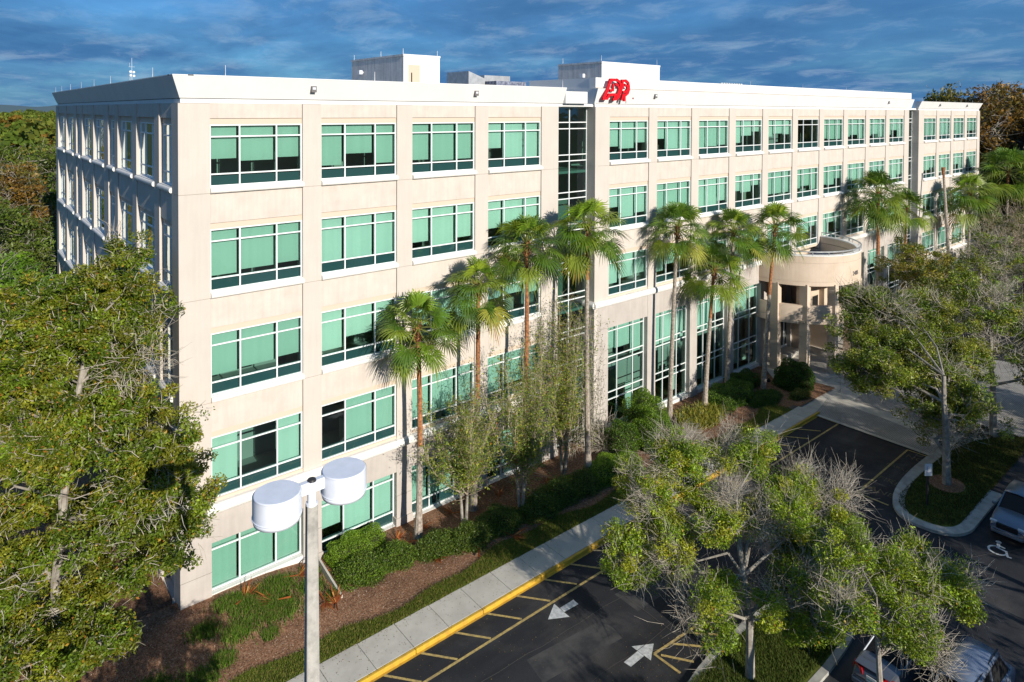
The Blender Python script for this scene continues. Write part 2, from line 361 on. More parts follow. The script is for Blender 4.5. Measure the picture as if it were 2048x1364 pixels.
# wheelchair symbol
hc = []
cx_, cy_ = 29.35, -18.62
def P_(u, v): return (cx_+.0+v*1.25, cy_-u*1.25)     # u along the symbol's width, v its height (+x)
def arc(u, v, r, a0, a1, n=14, wd=.075):
    out = []
    for i in range(n):
        t0 = R(a0+(a1-a0)*i/n); t1 = R(a0+(a1-a0)*(i+1)/n+1)
        out.append([P_(u+(r-wd/2)*math.cos(t0), v+(r-wd/2)*math.sin(t0)), P_(u+(r+wd/2)*math.cos(t0), v+(r+wd/2)*math.sin(t0)), P_(u+(r+wd/2)*math.cos(t1), v+(r+wd/2)*math.sin(t1)), P_(u+(r-wd/2)*math.cos(t1), v+(r-wd/2)*math.sin(t1))])
    return out
hc += arc(0, -.12, .27, 115, 350)
hc += [[P_(-.12+.09*math.cos(R(a)), .45+.09*math.sin(R(a))) for a in range(0, 360, 30)]]
def lp(a, b, wd): return [P_(*q) for q in line(a, b, wd)]
hc += [lp((-.09, .34), (-.03, .02), .10), lp((-.03, .04), (.22, .02), .08), lp((-.06, .2), (.15, .19), .07), lp((.2, .05), (.34, -.3), .08), lp((.32, -.3), (.45, -.27), .07)]
marking(hc, 'wline')
# ------------------------------------------------------------------ sidewalk and kerb
mb = MB(); x = -3.0; i = 0
while x < 36.2:
    x2 = min(x+1.52, 36.25); yi = -5.42-.010*(x+x2)/2
    mb.box(x+.008, x2-.008, -6.93, yi, GZ, -.27+.002*math.sin(i*2.3)); x = x2; i += 1
o = mb.build('sidewalk', 'concrete', bevel=.01); o['kind'] = 'structure'
mb = MB(); mb.box(-3, 36.2, -6.93, -5.42, GZ-.1, -.30); o = mb.build('sidewalk_bed', 'groove'); o['kind'] = 'structure'
mb = MB(); x = -3.0
while x < 36.2: mb.box(x+.006, x+3.03, -7.075, -6.935, GZ-.05, -.268); x += 3.04
o = mb.build('kerb', 'yellow', bevel=.03); o['kind'] = 'structure'
marking([line((-3, -7.125), (36, -7.125), .1)], 'yellow', 'kerb_marking', GZ+.003)
sheet('paver_crossing', [(36.08, -6.9), (39.15, -6.3), (39.0, -9.8), (38.4, -13.3), (37.2, -13.8), (36.08, -13.75)], GZ+.05, 'paver')
sheet('paver_edging', [(36.0, -7.0), (36.28, -7.0), (36.28, -13.75), (36.0, -13.75)], GZ+.056, 'concrete')
sheet('entrance_plaza', [(36.2, -5.5), (36.2, -6.93), (39.15, -6.3), (39.0, -9.8), (38.4, -13.3), (41, -15.5), (50, -17), (56, -14), (56, .3), (41.9, .3), (39.5, -2.2)], GZ+.044, 'concrete')
sheet('paver_drive', [(40.2, -7.6), (55, -7.4), (60, -20), (44, -24), (40.0, -14.4)], GZ+.06, 'paver')
def ring(name, pts, wd, z0, z1, m, skip=lambda p: False):
    """kerb of width wd following a closed outline, inner part filled by the caller"""
    n = len(pts); mb = MB(); inn = []
    c = Vector((sum(p[0] for p in pts)/n, sum(p[1] for p in pts)/n))
    for i in range(n):
        a = Vector(pts[i-1]); b = Vector(pts[i]); d = Vector(pts[(i+1) % n])
        t = ((b-a).normalized()+(d-b).normalized()).normalized(); nn = Vector((-t.y, t.x)); nn = nn if (c-b).dot(nn) > 0 else -nn
        inn.append(tuple(b+nn*wd))
    for i in range(n):
        j = (i+1) % n
        if skip(pts[i]): continue
        mb.add([(*pts[i], z0), (*pts[j], z0), (*inn[j], z0), (*inn[i], z0), (*pts[i], z1), (*pts[j], z1), (*inn[j], z1), (*inn[i], z1)],
               [(4, 5, 6, 7), (0, 1, 5, 4), (2, 3, 7, 6)])
    o = mb.build(name, m); o['kind'] = 'structure'; return inn
def smooth_poly(pts, k=3):
    for _ in range(k):
        q = []
        for i in range(len(pts)):
            a, b = pts[i], pts[(i+1) % len(pts)]
            q += [(a[0]*.75+b[0]*.25, a[1]*.75+b[1]*.25), (a[0]*.25+b[0]*.75, a[1]*.25+b[1]*.75)]
        pts = q
    return pts
isl = smooth_poly([(28.3, -13.6), (39.0, -13.5), (43.5, -16.0), (43.5, -17.45), (32.2, -17.45), (28.3, -17.5)], 4)
inn = ring('island_kerb', isl, .52, GZ-.02, GZ+.13, 'kerb', lambda p: p[0] > 34.5 and p[1] < -14.5); sheet('island_lawn', inn, GZ+.12, 'soil')
isl2 = smooth_poly([(10.9, -13.8), (21.3, -13.8), (21.3, -16.95), (10.9, -16.95)], 3)
inn2 = ring('median_kerb', isl2, .26, GZ-.02, GZ+.12, 'kerb'); sheet('median_lawn', inn2, GZ+.11, 'soil')
# ------------------------------------------------------------------ planting bed as a height field
def bedh(x, y):
    h = -.36+.34*math.exp(-(max(0, x-2.5)/2.4)**2)*math.exp(-((y-.2)/3.2)**2)
    h -= .13*(1/(1+math.exp(-(x-5.3)*3)))*math.exp(-((y-.4)/2.5)**2)
    t = min(1, max(0, (y+5.45)/1.0)); return -.30*(1-t)+h*t
mb = MB(); nx, ny = 150, 22
X = [-3.4+44.6*i/nx for i in range(nx+1)]; Y = [-5.40-.0 + 5.95*j/ny for j in range(ny+1)]
vs = [(a, b-(.012*a if j == 0 else 0), bedh(a, b)) for a in X for j, b in enumerate(Y)]
mb.add(vs, [(i*(ny+1)+j, (i+1)*(ny+1)+j, (i+1)*(ny+1)+j+1, i*(ny+1)+j+1) for i in range(nx) for j in range(ny)])
o = mb.build('mulch_bed', 'mulch', smooth=True); o['kind'] = 'structure'
o = sheet('side_yard', [(-6, -4.4), (-3.2, -5.4), (-3.2, .5), (-.02, .5), (-.02, 45), (-6, 45)], -.33, 'mulch')
rng = np.random.default_rng(5)
def edge_lawn(x): return -4.55+.28*math.sin(x*.55+.6)+.14*math.sin(x*1.7)
# lawn turf sheet with wavy edge
mb = MB(); n = 120; vs = []
for i in range(n+1):
    x = -3.2+38.5*i/n; a = -5.405-.012*x; b = edge_lawn(x); k = 5
    for j in range(k+1): y = a+(b-a)*j/k; vs.append((x, y, bedh(x, y)+.02))
mb.add(vs, [(i*(k+1)+j, (i+1)*(k+1)+j, (i+1)*(k+1)+j+1, i*(k+1)+j+1) for i in range(n) for j in range(k)])
o = mb.build('lawn_strip', 'soil', smooth=True); o['kind'] = 'structure'
def grass(name, pts, h, cols, wdt=.012, label=None):
    n = len(pts); P = np.array(pts); a = rng.random(n)*2*math.pi; d = np.stack([np.cos(a), np.sin(a), np.zeros(n)], 1)
    lean = rng.normal(size=(n, 3))*.45; lean[:, 2] = 0; hh = (h*(.5+.9*rng.random(n)))[:, None]
    tip = P+np.array([0, 0, 1])*hh+lean*hh; w2 = wdt*(.7+.6*rng.random(n))[:, None]
    V = np.stack([P-d*w2, P+d*w2, tip], axis=1)
    o = quadmesh(name, V, 'leafm', pick(rng, n, cols, .22)); o['kind'] = 'stuff'; tag(o, label or 'short grass', 'grass'); return o
G1 = [(.13, .17, .022), (.17, .19, .03), (.09, .14, .016), (.23, .20, .06)]
pts = []
while len(pts) < 52000:
    x = rng.uniform(-3.2, 35.5); a = -5.40-.012*x; b = edge_lawn(x)+rng.normal()*.06; y = rng.uniform(a, b)
    if x > 17 and rng.random() < .35: continue
    pts.append((x, y, bedh(x, y)+.015))
grass('lawn_grass', pts, .075, G1, .013, 'narrow strip of mown green lawn between the sidewalk and the mulch bed')
pts = []
tufts = [(2.1, -1.2, .75), (3.4, -.9, .7), (1.4, -2.3, .6), (3.0, -2.1, .8), (4.5, -1.7, .5), (.4, -1.6, .5), (4.9, -.7, .4), (-.3, -3.6, .6), (.6, -3.2, .4), (2.3, -3.1, .3), (-1.6, -3.0, .6), (5.0, -2.6, .3), (1.5,-.7,.5),(2.6,-1.7,.7)]
for (cx, cy, r) in tufts:
    for _ in range(int(2600*r*r+400)):
        x, y = cx+rng.normal()*r*.5, cy+rng.normal()*r*.4
        if y < -.35: pts.append((x, y, bedh(x, y)))
grass('corner_grass', pts, .17, [(.09, .19, .018), (.13, .23, .022), (.07, .14, .014), (.22, .20, .07)], .016, 'tufts of long green grass on the mulch in front of the first bay')
pts = []
for _ in range(26000):
    x, y = rng.uniform(28.9, 42.5), rng.uniform(-17.0, -14.1)
    if ((x-30.2) < 0 and (x-30.2)**2+(y+15.6)**2 > 1.9) or (x-33.3)**2+(y+15.3)**2 < .8: continue
    pts.append((x, y, GZ+.12))
grass('island_grass', pts, .08, [(.06, .08, .018), (.09, .09, .03), (.05, .06, .015)], .016, 'dull green grass inside the curved kerb island')
pts = [(rng.uniform(9.8, 20.8), rng.uniform(-16.6, -14.15), GZ+.11) for _ in range(34000)]
grass('median_grass', pts, .09, [(.08, .12, .02), (.11, .13, .03), (.06, .09, .015)], .014, 'green grass on the kerbed median under the bare twig oak')
# leaf litter on the paving, hairline seams in the asphalt
n = 2600; x = np.concatenate([rng.uniform(-3, 36, n), rng.uniform(8, 34, n//2)]); y = np.concatenate([-5.5-rng.random(n)**2.2*5, -13.6+np.abs(rng.normal(size=n//2))*1.2]); k = ~((x > 10.9) & (x < 21) & (y < -13.7))
x, y = x[k], y[k]; P = np.stack([x, y, np.where(y > -7.07, -.262, GZ+.012)], 1)
o = quadmesh('leaf_litter', leaf_quads(P, .022, rng, up=3), 'leafm', pick(rng, len(x), [(.20, .12, .05), (.12, .07, .03), (.28, .20, .08), (.10, .10, .03)], .2)); o['kind'] = 'stuff'; tag(o, 'small dry leaves scattered on the sidewalk and asphalt', 'leaf litter')
def crack(pts, wd=.018): return [line(a, b, wd) for a, b in zip(pts[:-1], pts[1:])]
ck = []
for (x0, y0, x1, y1) in ((6, -9.5, 15, -9.9), (9, -11.9, 20, -12.2), (22.5, -8.6, 23.1, -13.6), (14.2, -9.0, 14.0, -13.6), (21.8, -14.5, 22.4, -20), (24, -16, 33, -21)):
    m = 14; ck += crack([(x0+(x1-x0)*i/m+rng.normal()*.03, y0+(y1-y0)*i/m+rng.normal()*.04) for i in range(m+1)], .016)
marking(ck, 'groove', 'asphalt_seam', GZ+.0005)
sheet('mulch_ring', [(33.35+.95*math.cos(R(a)), -15.3+.8*math.sin(R(a))) for a in range(0, 360, 15)], GZ+.127, 'mulch')
# mulch chips
n = 60000; x = rng.uniform(-3.2, 41, n); y = rng.uniform(-5.2, -.1, n)
k = y > np.array([edge_lawn(q)-.05 for q in x]); x, y = x[k], y[k]; n = len(x)
P = np.stack([x, y, np.array([bedh(a, b) for a, b in zip(x, y)])+.012], 1)
o = quadmesh('mulch_chips', leaf_quads(P, .03, rng, aspect=.3, up=1.5), 'leafm', pick(rng, n, [(.32, .19, .12), (.22, .12, .07), (.44, .31, .22), (.13, .07, .04), (.50, .40, .31)], .2))
o['kind'] = 'stuff'; tag(o, 'brown bark chips and dry leaves scattered over the planting bed', 'mulch')
# ================================================================== the building
FL = 4.1; S5 = 15.86
SILL = [S5-FL*i for i in range(4)]         # floors 5,4,3,2
TOP = 19.37
FA = lambda u, d, z: (u, d, z)             # left wing front
FB = lambda u, d, z: (u, -.1+d, z)         # long wing front
FC = lambda u, d, z: (u, -.3+d, z)         # far wing front
FLs = lambda u, d, z: (d, u, z)            # side wall
bld = empty('office_building', (0, 0, 0), 'five storey cream office block with green tinted windows and a white parapet', 'building')
WB = 3.72
A = [(1.146+4.548*i, 1.146+4.548*i+WB) for i in range(4)]
B = [(23.951+4.546*i, 23.951+4.546*i+WB) for i in range(10)]
Cb = [(73.283+4.513*i, 73.283+4.513*i+3.7) for i in range(4)]
LB = [(1.0, 3.05), (3.92, 7.47), (8.37, 12.02), (12.9, 14.75), (16.06, 19.66), (20.55, 24.2), (25.12, 26.9), (28.16, 32.04), (32.95, 36.92)]
LEND = 38.22
wall = MB()   # materials: 0 beige pilaster 1 panel 2 reveal 3 white 4 trim 5 greige 6 groove 7 rough 8 jointl
WM = ['beige', 'beige2', 'reveal', 'white', 'trim', 'greige', 'groove', 'rough', 'jointl']
GD = .15      # glazing depth
def half_round(mb, F, u0, u1, z0, z1, d_out, d_in, m, n=7):
    zc = (z0+z1)/2; h = (z1-z0)/2; pr = [(d_in, z0)]+[(d_out+h*.7-h*.7*math.cos(t), zc+h*math.sin(t)) for t in [(-math.pi/2+math.pi*i/n) for i in range(n+1)]]+[(d_in, z1)]
    pr = [(d, z) for d, z in pr]
    k = len(pr); a = [F(u0, d, z) for d, z in pr]; b = [F(u1, d, z) for d, z in pr]
    mb.add(a+b, [(i, (i+1) % k, k+(i+1) % k, k+i) for i in range(k)]+[tuple(range(k-1, -1, -1)), tuple(range(k, 2*k))], m)
def upper_face(F, bays, u_start, u_end, zbase, floors, deep=.60):
    edges = [u_start]+[e for b in bays for e in b]+[u_end]
    for i in range(0, len(edges), 2):                     # pilasters, with a fine joint at each storey
        zs = [zbase]+[S5-FL*k for k in range(3, -1, -1) if S5-FL*k > zbase+.5]+[TOP]
        for a, b in zip(zs[:-1], zs[1:]): fb(wall, F, edges[i], edges[i+1], 0, deep, a+.008, b-.008, 0)
        fb(wall, F, edges[i]+.02, edges[i+1]-.02, .012, deep-.02, zbase, TOP-.01, 8)
    for (u0, u1) in bays:
        for k in floors:
            s = SILL[k]; t = TOP if k == 0 else s+FL
            fb(wall, F, u0+.016, u1-.016, .05, .42, s+2.92, t-.0, 1)                # panel above the window
            fb(wall, F, u0-.002, u1+.002, .085, .41, s+2.93, t-.01, 8)
            fb(wall, F, u0+.0, u1-.0, .041, .40, s+2.912, s+2.95, 6) if False else None
            dp = .05 if F is FLs else 0
            fb(wall, F, u0+.001, u1-.001, .10+dp, .41+dp, s+2.68, s+2.918, 2)      # recessed lintel
            fb(wall, F, u0, u1, .06, .42, s+.03, s+.235, 2)
upper_face(FA, A, 0, 19.79, 3.3, (0, 1, 2, 3))
upper_face(FB, B, 22.7, 69.35, 7.5, (0, 1, 2))
upper_face(FC, Cb, 71.85, 91.5, 3.3, (0, 1, 2, 3))
upper_face(FLs, LB, .602, LEND, 3.3, (0, 1, 2, 3))
# corner returns
# base storeys
def base_face(F, bays, u_start, u_end, ztop, zwin, skip=(), zb=GZ-.3):
    edges = [u_start]+[e for b in bays for e in b]+[u_end]
    for i in range(0, len(edges), 2):
        u0, u1 = edges[i], edges[i+1]
        fb(wall, F, u0, u1, .012, .62, .95, ztop, 5); fb(wall, F, u0-.0, u1+.0, .002, .63, zb, .938, 5)
        fb(wall, F, u0-.05, u1+.05, -.05, .64, zb, -.12, 5)
    for i, (u0, u1) in enumerate(bays):
        if i in skip: continue
        fb(wall, F, u0, u1, .03, .6, zwin, ztop, 5)
        fb(wall, F, u0, u1, .06, .58, zb, -.47 if F is not FB else -.27, 4)
base_face(FA, A, 0, 19.79, 3.28, 2.08); 
base_face(FB, B, 22.7, 69.35, 7.42, 5.97, skip=(4, 5))
base_face(FC, Cb, 71.85, 91.5, 3.28, 2.08)
base_face(FLs, LB, .64, LEND, 3.28, 2.08)
fb(wall, FA, 1.146, 4.866, .058, .57, -.6, .02, 4)
# belts
def belt(F, u0, u1, z): half_round(wall, F, u0, u1, z, z+.40, -.22, .35, 4, 9)
belt(FA, -.16, 19.80, 3.27); belt(FLs, -.16, LEND, 3.275); belt(FB, 22.6, 42.05, 7.37); belt(FB, 51.0, 69.4, 7.37); belt(FC, 71.75, 91.6, 3.27)
wall.tube((22.68, -.17, 7.57), (22.68, .75, 7.57), .20, .20, 12, 4); wall.tube((71.83, -.37, 3.47), (71.83, .7, 3.47), .20, .20, 12, 4)
# side walls between wings, closing walls, roof and back
wall.box(22.72, 22.98, -.095, .9, GZ, TOP-.002, 0)
wall.box(71.87, 72.2, -.295, .75, GZ, TOP-.002, 0)
wall.box(69.36, 69.9, -.05, .4, GZ, TOP-.01, 0)
wall.box(91.1, 91.49, .2, 38, GZ, TOP-.01, 0)
wall.box(.5, 91.2, 37.7, LEND-.02, GZ, TOP-.012, 0)
wall.box(.46, 91.0, .5, 37.9, 19.38, 19.5, 7)
# white band and leaning fascia
def fascia(F, u0, u1, z0=TOP, zt=20.40, ext0=0, ext1=0, e=.30, thick=.5, back=.0):
    us_ = u0+.11 if F is not FLs else .505
    fb(wall, F, us_, u1, .11, thick, z0+.003, z0+.165, 3)
    fb(wall, F, us_+.02, u1-.01, .15, thick-.01, z0+.14, z0+.21, 6)
    # leaning prism
    z1 = z0+.19
    d0, d1 = .08, -e+.06
    a = [F(u0+(.08 if ext0 else 0), d0, z1), F(u1-(.08 if ext1 else 0), d0, z1), F(u1+(e-.06 if ext1 else 0), d1, zt), F(u0-(e-.06 if ext0 else 0), d1, zt)]
    b = [F(u0+.1, thick, z1), F(u1-(.1 if ext1 else 0), thick, z1), F(u1-(.1 if ext1 else 0), thick, zt), F(u0+.1, thick, zt)]
    wall.add(a+b, [(0, 1, 2, 3), (4, 7, 6, 5), (3, 2, 6, 7), (0, 4, 5, 1), (1, 5, 6, 2)]+([] if ext0 else [(0, 3, 7, 4)]), 3)
fascia(FA, 0, 20.2, zt=20.40, ext0=1); fascia(FLs, 0.0, LEND, zt=20.403, ext0=1, ext1=1)
wall.box(20.19, 21.95, -.16, .6, 19.56, 20.24, 3); wall.box(20.2, 22.72, .13, .62, 19.38, 19.54, 3)
wall.box(19.6, 22.8, .2, .9, 19.37, 19.50, 3)
fascia(FB, 22.68, 70.55, zt=20.47, e=.28)
wall.box(22.78, 70.52, -.02, .5, 20.49, 21.12, 3); wall.box(22.79, 70.51, -.035, .3, 20.483, 20.53, 8); wall.box(22.83, 23.2, .51, 6, 19.5, 21.10, 3)
wall.box(22.755, 22.82, .0, 6, 19.4, 20.484, 3)
wall.box(69.3, 71.9, .0, .6, 19.38, 19.56, 3)
fascia(FC, 71.9, 91.5, zt=20.30, ext1=1)
wall.box(-.30+.06, .5, -.24, .49, 20.404, 20.44, 3)
for (a, b, c, d) in ((.3, 20.2, -.24, .1), (-.24, .1, .2, 38.3)): wall.box(a, b, c, d, 20.405, 20.445, 3)
# ------------------------------------------------------------------ windows (part) > glass, spandrel, blind, sill
rnd = random.Random(11)
FR = [(-.0, .31, .71, 1.0)]
def window(F, u0, u1, rows, blinds=None, fr=(.31, .71), d=GD, sill=None, sp=True, glass='glass', name='window', bl=True):
    """rows: list of z from the bottom up; last row pairs: spandrel row first when sp"""
    w = .054; z0, z1 = rows[0], rows[-1]; mb = MB()
    us = [u0]+[u0+(u1-u0)*f for f in fr]+[u1]
    fb(mb, F, u0, u1, d-.045, d+.05, z0, z0+w); fb(mb, F, u0, u1, d-.045, d+.05, z1-w, z1)
    for u in (u0+w/2, u1-w/2): fb(mb, F, u-w/2, u+w/2, d-.043, d+.048, z0+w, z1-w)
    for u in us[1:-1]: fb(mb, F, u-w/2, u+w/2, d-.041, d+.048, z0+w, z1-w)
    for z in rows[1:-1]:
        for a, b in zip(us[:-1], us[1:]): fb(mb, F, a+w/2+.001, b-w/2-.001, d-.037, d+.046, z-w/2, z+w/2)
    o = mb.build(name, 'frame', bld)
    gm = MB(); a = [F(u0+.03, d, z0+.03), F(u1-.03, d, z0+.03), F(u1-.03, d, z1-.03), F(u0+.03, d, z1-.03)]
    gm.add(a, [(0, 1, 2, 3)]); gm.build('glass', glass, o)
    if sp:
        sm = MB(); fb(sm, F, u0+.03, u1-.03, d+.10, d+.2, z0, rows[1]-.0); sm.build('spandrel', 'back', o)
    if bl:
        zt = rows[-1]-.02; zl = rows[1] if sp else rows[0]; mbb = MB()
        for j, (a, b) in enumerate(zip(us[:-1], us[1:])):
            fz = (blinds[j] if blinds else rnd.choice([.6, .75, .85, .93, 1.0, 1.0, .97]))
            if fz < 0: continue
            zb = rows[-2]-(rows[-2]-zl)*fz if len(rows) > 2 else zt-(zt-zl)*fz
            zb = min(zb, zt-.1)
            fb(mbb, F, a+.045, b-.075, d+.16, d+.172, zb, zt)
        if mbb.n: mbb.build('blind', 'blind', o)
    if sill is not None:
        sm = MB(); half_round(sm, F, u0, u1+.02, sill, sill+.21, -.13 if F is not FLs else -.10, .10, 0); fb(sm, F, u0, u1, .0, d, sill+.19, sill+.245)
        sm.build('sill', 'trim', o, smooth=False)
    return o
ROWS = [.24, .73, 2.2, 2.68]
bA = {0: [(.6, .68, .62), (.93, .6, .93), (.9, .95, .93), (.62, .97, 1)],
      1: [(.95, .88, .85), (1, 1, 1), (.82, 1, .85), (.7, .95, .9)],
      2: [(.85, .8, .75), (.9, .62, .5), (.8, .9, .7), (.45, .4, .5)],
      3: [(1, -1, 1), (-1, 1, 1), (1, 1, 1), (1, .9, 1)]}
bB = {0: [(.75, .85, .62), (.5, .97, 1), (1, .95, .9), (.85, .5, .3), (.6, .45, .5), (-1, -1, -1), (.85, .9, .9), (.8, .7, .95), (.8, .7, .9), (.8, .5, 1)],
      1: [(.5, .97, .85), (1, .9, 1), (1, 1, .85), (.5, .6, .3), (.9, .9, .9), (.8, .7, .95), (.8, .85, .5), (.9, .8, .9), (1, 1, 1), (.8, 1, .8)],
      2: [(.9, .75, .7), (.85, .6, .4), (.9, .8, .9), (1, .8, .9), (.7, .9, .8), (.3, .6, .3), (1, .3, .8), (.9, .7, .2), (1, .9, .9), (.9, .9, .3)]}
for k in range(4):
    s = SILL[k]
    for i, (u0, u1) in enumerate(A):
        window(FA, u0, u1, [s+r for r in ROWS], bA[k][i], sill=s if k < 3 else None)
    if k < 3:
        for i, (u0, u1) in enumerate(B): window(FB, u0, u1, [s+r for r in ROWS], bB[k][i], sill=s if k < 2 else None)
    for i, (u0, u1) in enumerate(Cb): window(FC, u0, u1, [s+r for r in ROWS], sill=s if k < 3 else None)
    if k < 3:
        for i, (u0, u1) in enumerate(LB):
            narrow = u1-u0 < 2.2
            window(FLs, u0, u1, [s+r for r in ROWS], None if not narrow else None, fr=(.5,) if narrow else (.31, .71), d=.20, sill=s, glass='glassd', bl=(i % 3 == 1))
# ground floor of the left wing
for i, (u0, u1) in enumerate(A):
    if i == 0: window(FA, u0, u1, [.04, 1.66, 2.09], (1, 1, 1), sp=False, d=.32, name='ground_window')
    else: window(FA, u0, u1, [-.46, .10, 1.66, 2.09], [(.72, 1, 1), (1, 1, .9), (.9, 1, 1)][i-1], d=.32, name='ground_window')
for i, (u0, u1) in enumerate(Cb): window(FC, u0, u1, [-.46, .10, 1.66, 2.09], d=.32, name='ground_window')
for u0, u1 in LB: fb(wall, FLs, u0, u1, .3, .5, GZ, 2.2, 5)
for i, (u0, u1) in enumerate(B):
    if i in (4, 5): continue
    rows = [-.25, 1.38, 1.84, 3.63, 4.03, 5.62, 5.97]
    window(FB, u0, u1, rows, sp=False, d=.36, name='tall_window', bl=False)
    o = [q for q in bld.children if q.name.startswith('tall_window')][-1]
    mbb = MB(); us = [u0, u0+WB*.31, u0+WB*.71, u1]
    for j in range(3):
        dd = [(.75, .8, .9), (.95, .95, .95), (.9, 1., .7), (.95, .95, .5)][i % 4][j]
        fb(mbb, FB, us[j]+.045, us[j+1]-.075, .55, .56, 4.03+1.6*(1-dd)-.45*(dd > .8), 5.95)
    for j in range(3):
        if rnd.random() < .5: fb(mbb, FB, us[j]+.2, us[j+1]-.2, 1.1, 1.12, -.2, rnd.uniform(.6, 1.7))
    mbb.build('blind', 'blind', o)
wallo = wall.build('wall', WM, bld)
# glazing strips
def strip(F, u0, u1, d, nm, fr):
    rows = [GZ]; z = 19.34; zz = []
    k = 0
    while True:
        for q in (18.46, 18.09, 16.56, 16.2):
            if q-FL*k > GZ+.3: zz.append(q-FL*k)
        k += 1
        if k > 5: break
    rows = [GZ]+sorted(set(round(q, 3) for q in zz))+[19.36]
    return window(F, u0, u1, rows, fr=fr, d=d, sp=False, bl=False, glass='glassd', name='glazing_strip')
strip(FA, 19.80, 22.72, .65, 's', (.50,))
strip(FC, 69.9, 71.86, .70, 's', (.5,))
# interiors: floor plates, rear partition, ceiling
mb = MB()
for k in range(5):
    z = S5-FL*k-.25; mb.box(.66, 91, .66, 9, z-.15, z, 0)
mb.box(.65, 91, 3.4, 3.6, -.5, 19.3, 0); mb.box(4.0, 4.2, 7.2, 37.5, -.5, 19.3, 0)
for k in range(5): z = S5-FL*k-.26; mb.box(.66, 4.0, 9, 37.5, z-.15, z, 0)
r2 = random.Random(3)
for q in range(70):       # desks, cabinets and partitions behind the glass
    x = r2.uniform(1.2, 90); k = r2.randrange(4); z = S5-FL*k-.25; h = r2.choice([.75, 1.2, 1.5, 2.2]); y = r2.uniform(1.0, 2.7)
    mb.box(x, x+r2.uniform(.3, 1.4), y, y+.5, z, z+h, 1)
mb.build('interior', ['room', 'roomlight'], bld)
# ------------------------------------------------------------------ roof structures
def penthouse(x0, x1, y0, y1, zt, door=False):
    mb = MB(); mb.box(x0, x1, y0, y1, 19.45, zt-.14, 1); mb.box(x0-.04, x1+.04, y0-.04, y1+.04, zt-.13, zt, 1)
    mb.box(x0+.003, x1-.003, y0-.012, y0, 19.5, zt-.14, 0); mb.box(x0, x1, y0-.05, y0-.041, zt-.13, zt, 0)
    o = mb.build('penthouse', ['white', 'rough'], bld)
    if door:
        d = MB(); dx0, dx1 = x0+.35, x0+1.2; d.box(dx0, dx1, y0-.06, y0-.02, 19.6, 22.05, 0); d.box(dx0-.05, dx1+.05, y0-.035, y0-.013, 19.6, 22.1, 1)
        q = d.build('door', ['door', 'trim'], o)
        v = MB(); v.box(dx0+.18, dx0+.26, y0-.07, y0-.061, 20.8, 21.55); v.build('door_window', 'black', q)
        v = MB(); v.box(dx0+.06, dx0+.2, y0-.11, y0-.061, 20.4, 20.45); v.build('handle', 'dark', q)
    l = MB(); yy = (y0+y1)/2+ (1.8 if door else -.6); l.box(x0-.14, x0-.01, yy, yy+.1, zt-1.02, zt-.9, 0); l.box(x0-.38, x0-.14, yy-.12, yy+.2, zt-1.1, zt-.82, 0); l.build('wall_light', 'plastic', o)
    return o
penthouse(15.66, 18.42, 10, 17.2, 22.72, True); penthouse(28.72, 35.2, 5, 9.4, 22.63)
def rod(x, y, z, h=.42): mb = MB(); mb.tube((x, y, z-.02), (x, y, z+h), .014, .008, 5); mb.build('lightning_rod', 'metal', bld)
for x in (1.7, 8.2, 20.0): rod(x, -.1, 20.44)
for y in (3.6, 8.2, 13.2, 18.5, 23.5, 28.6, 33.4, 37.2): rod(-.1, y, 20.44)
for p in ((15.7, 10.1), (15.7, 13), (15.7, 16.9), (18.3, 10.1), (28.8, 5.1), (28.8, 9), (35, 5.1)): rod(*p, 22.7, .38)
for x in (26, 40, 48, 56, 64): rod(x, .2, 21.12, .3)
for x in (73, 77, 81, 85, 89): rod(x, -.2, 20.3, .35)
def flood(x, z, y=-.14):
    mb = MB(); mb.box(x-.11, x+.11, y-.09, y+.2, z-.13, z+.13, 0); mb.box(x-.07, x+.07, y-.1, y-.09, z-.02, z+.08, 1); mb.build('floodlight', ['numeral', 'plastic'], bld)
flood(5.28, 20.0); flood(13.9, 20.0, -.12); flood(28.1, 20.1, -.22); flood(64.3, 20.1, -.22); flood(77.5, 19.95, -.42); flood(86.3, 19.95, -.42)
# rooftop equipment
mb = MB(); mb.box(24.0, 26.9, 11, 14, 19.5, 21.3, 0); tag(rebase(mb.build('air_handler', ['acblue']), (24.0, 11, 19.5)), 'stained blue grey cabinet on the roof beside the tall white penthouse', 'roof unit')
mb = MB(); mb.box(25.6, 28.2, 14.5, 17, 19.5, 21.9, 0); mb.box(25.2, 25.6, 14.2, 14.5, 19.5, 21.2, 0)
mb.add([(22.4, 12.2, 22.0), (23.9, 12.2, 21.5), (23.9, 15, 21.5), (22.4, 15, 22.0), (22.4, 12.2, 19.5), (23.9, 12.2, 19.5), (23.9, 15, 19.5), (22.4, 15, 19.5)], [(0, 1, 2, 3), (4, 5, 1, 0), (1, 5, 6, 2), (0, 3, 7, 4)], 0)
tag(rebase(mb.build('roof_unit', ['metal']), (22.4, 12.2, 19.5)), 'white sloping roof duct just right of the penthouse with the door', 'roof unit')
p = []
mb = MB(); mb.box(-.14, .14, -.1, .1, 1.15, 1.75); b1 = mb.build('box', 'orange')
mb = MB()
for sx in (-.35, .35): mb.tube((sx, 0, 0), (sx, 0, 1.7 if sx < 0 else 1.1), .025, .025, 6)
mb.tube((-.05, 0, 0), (-.05, 0, 1.2), .03, .03, 6); b2 = mb.build('stand', 'metal')
e = empty('roof_beacon', (25.9, 6, 19.5), 'small orange box on thin metal legs standing on the roof', 'beacon'); b1.parent = e; b2.parent = e
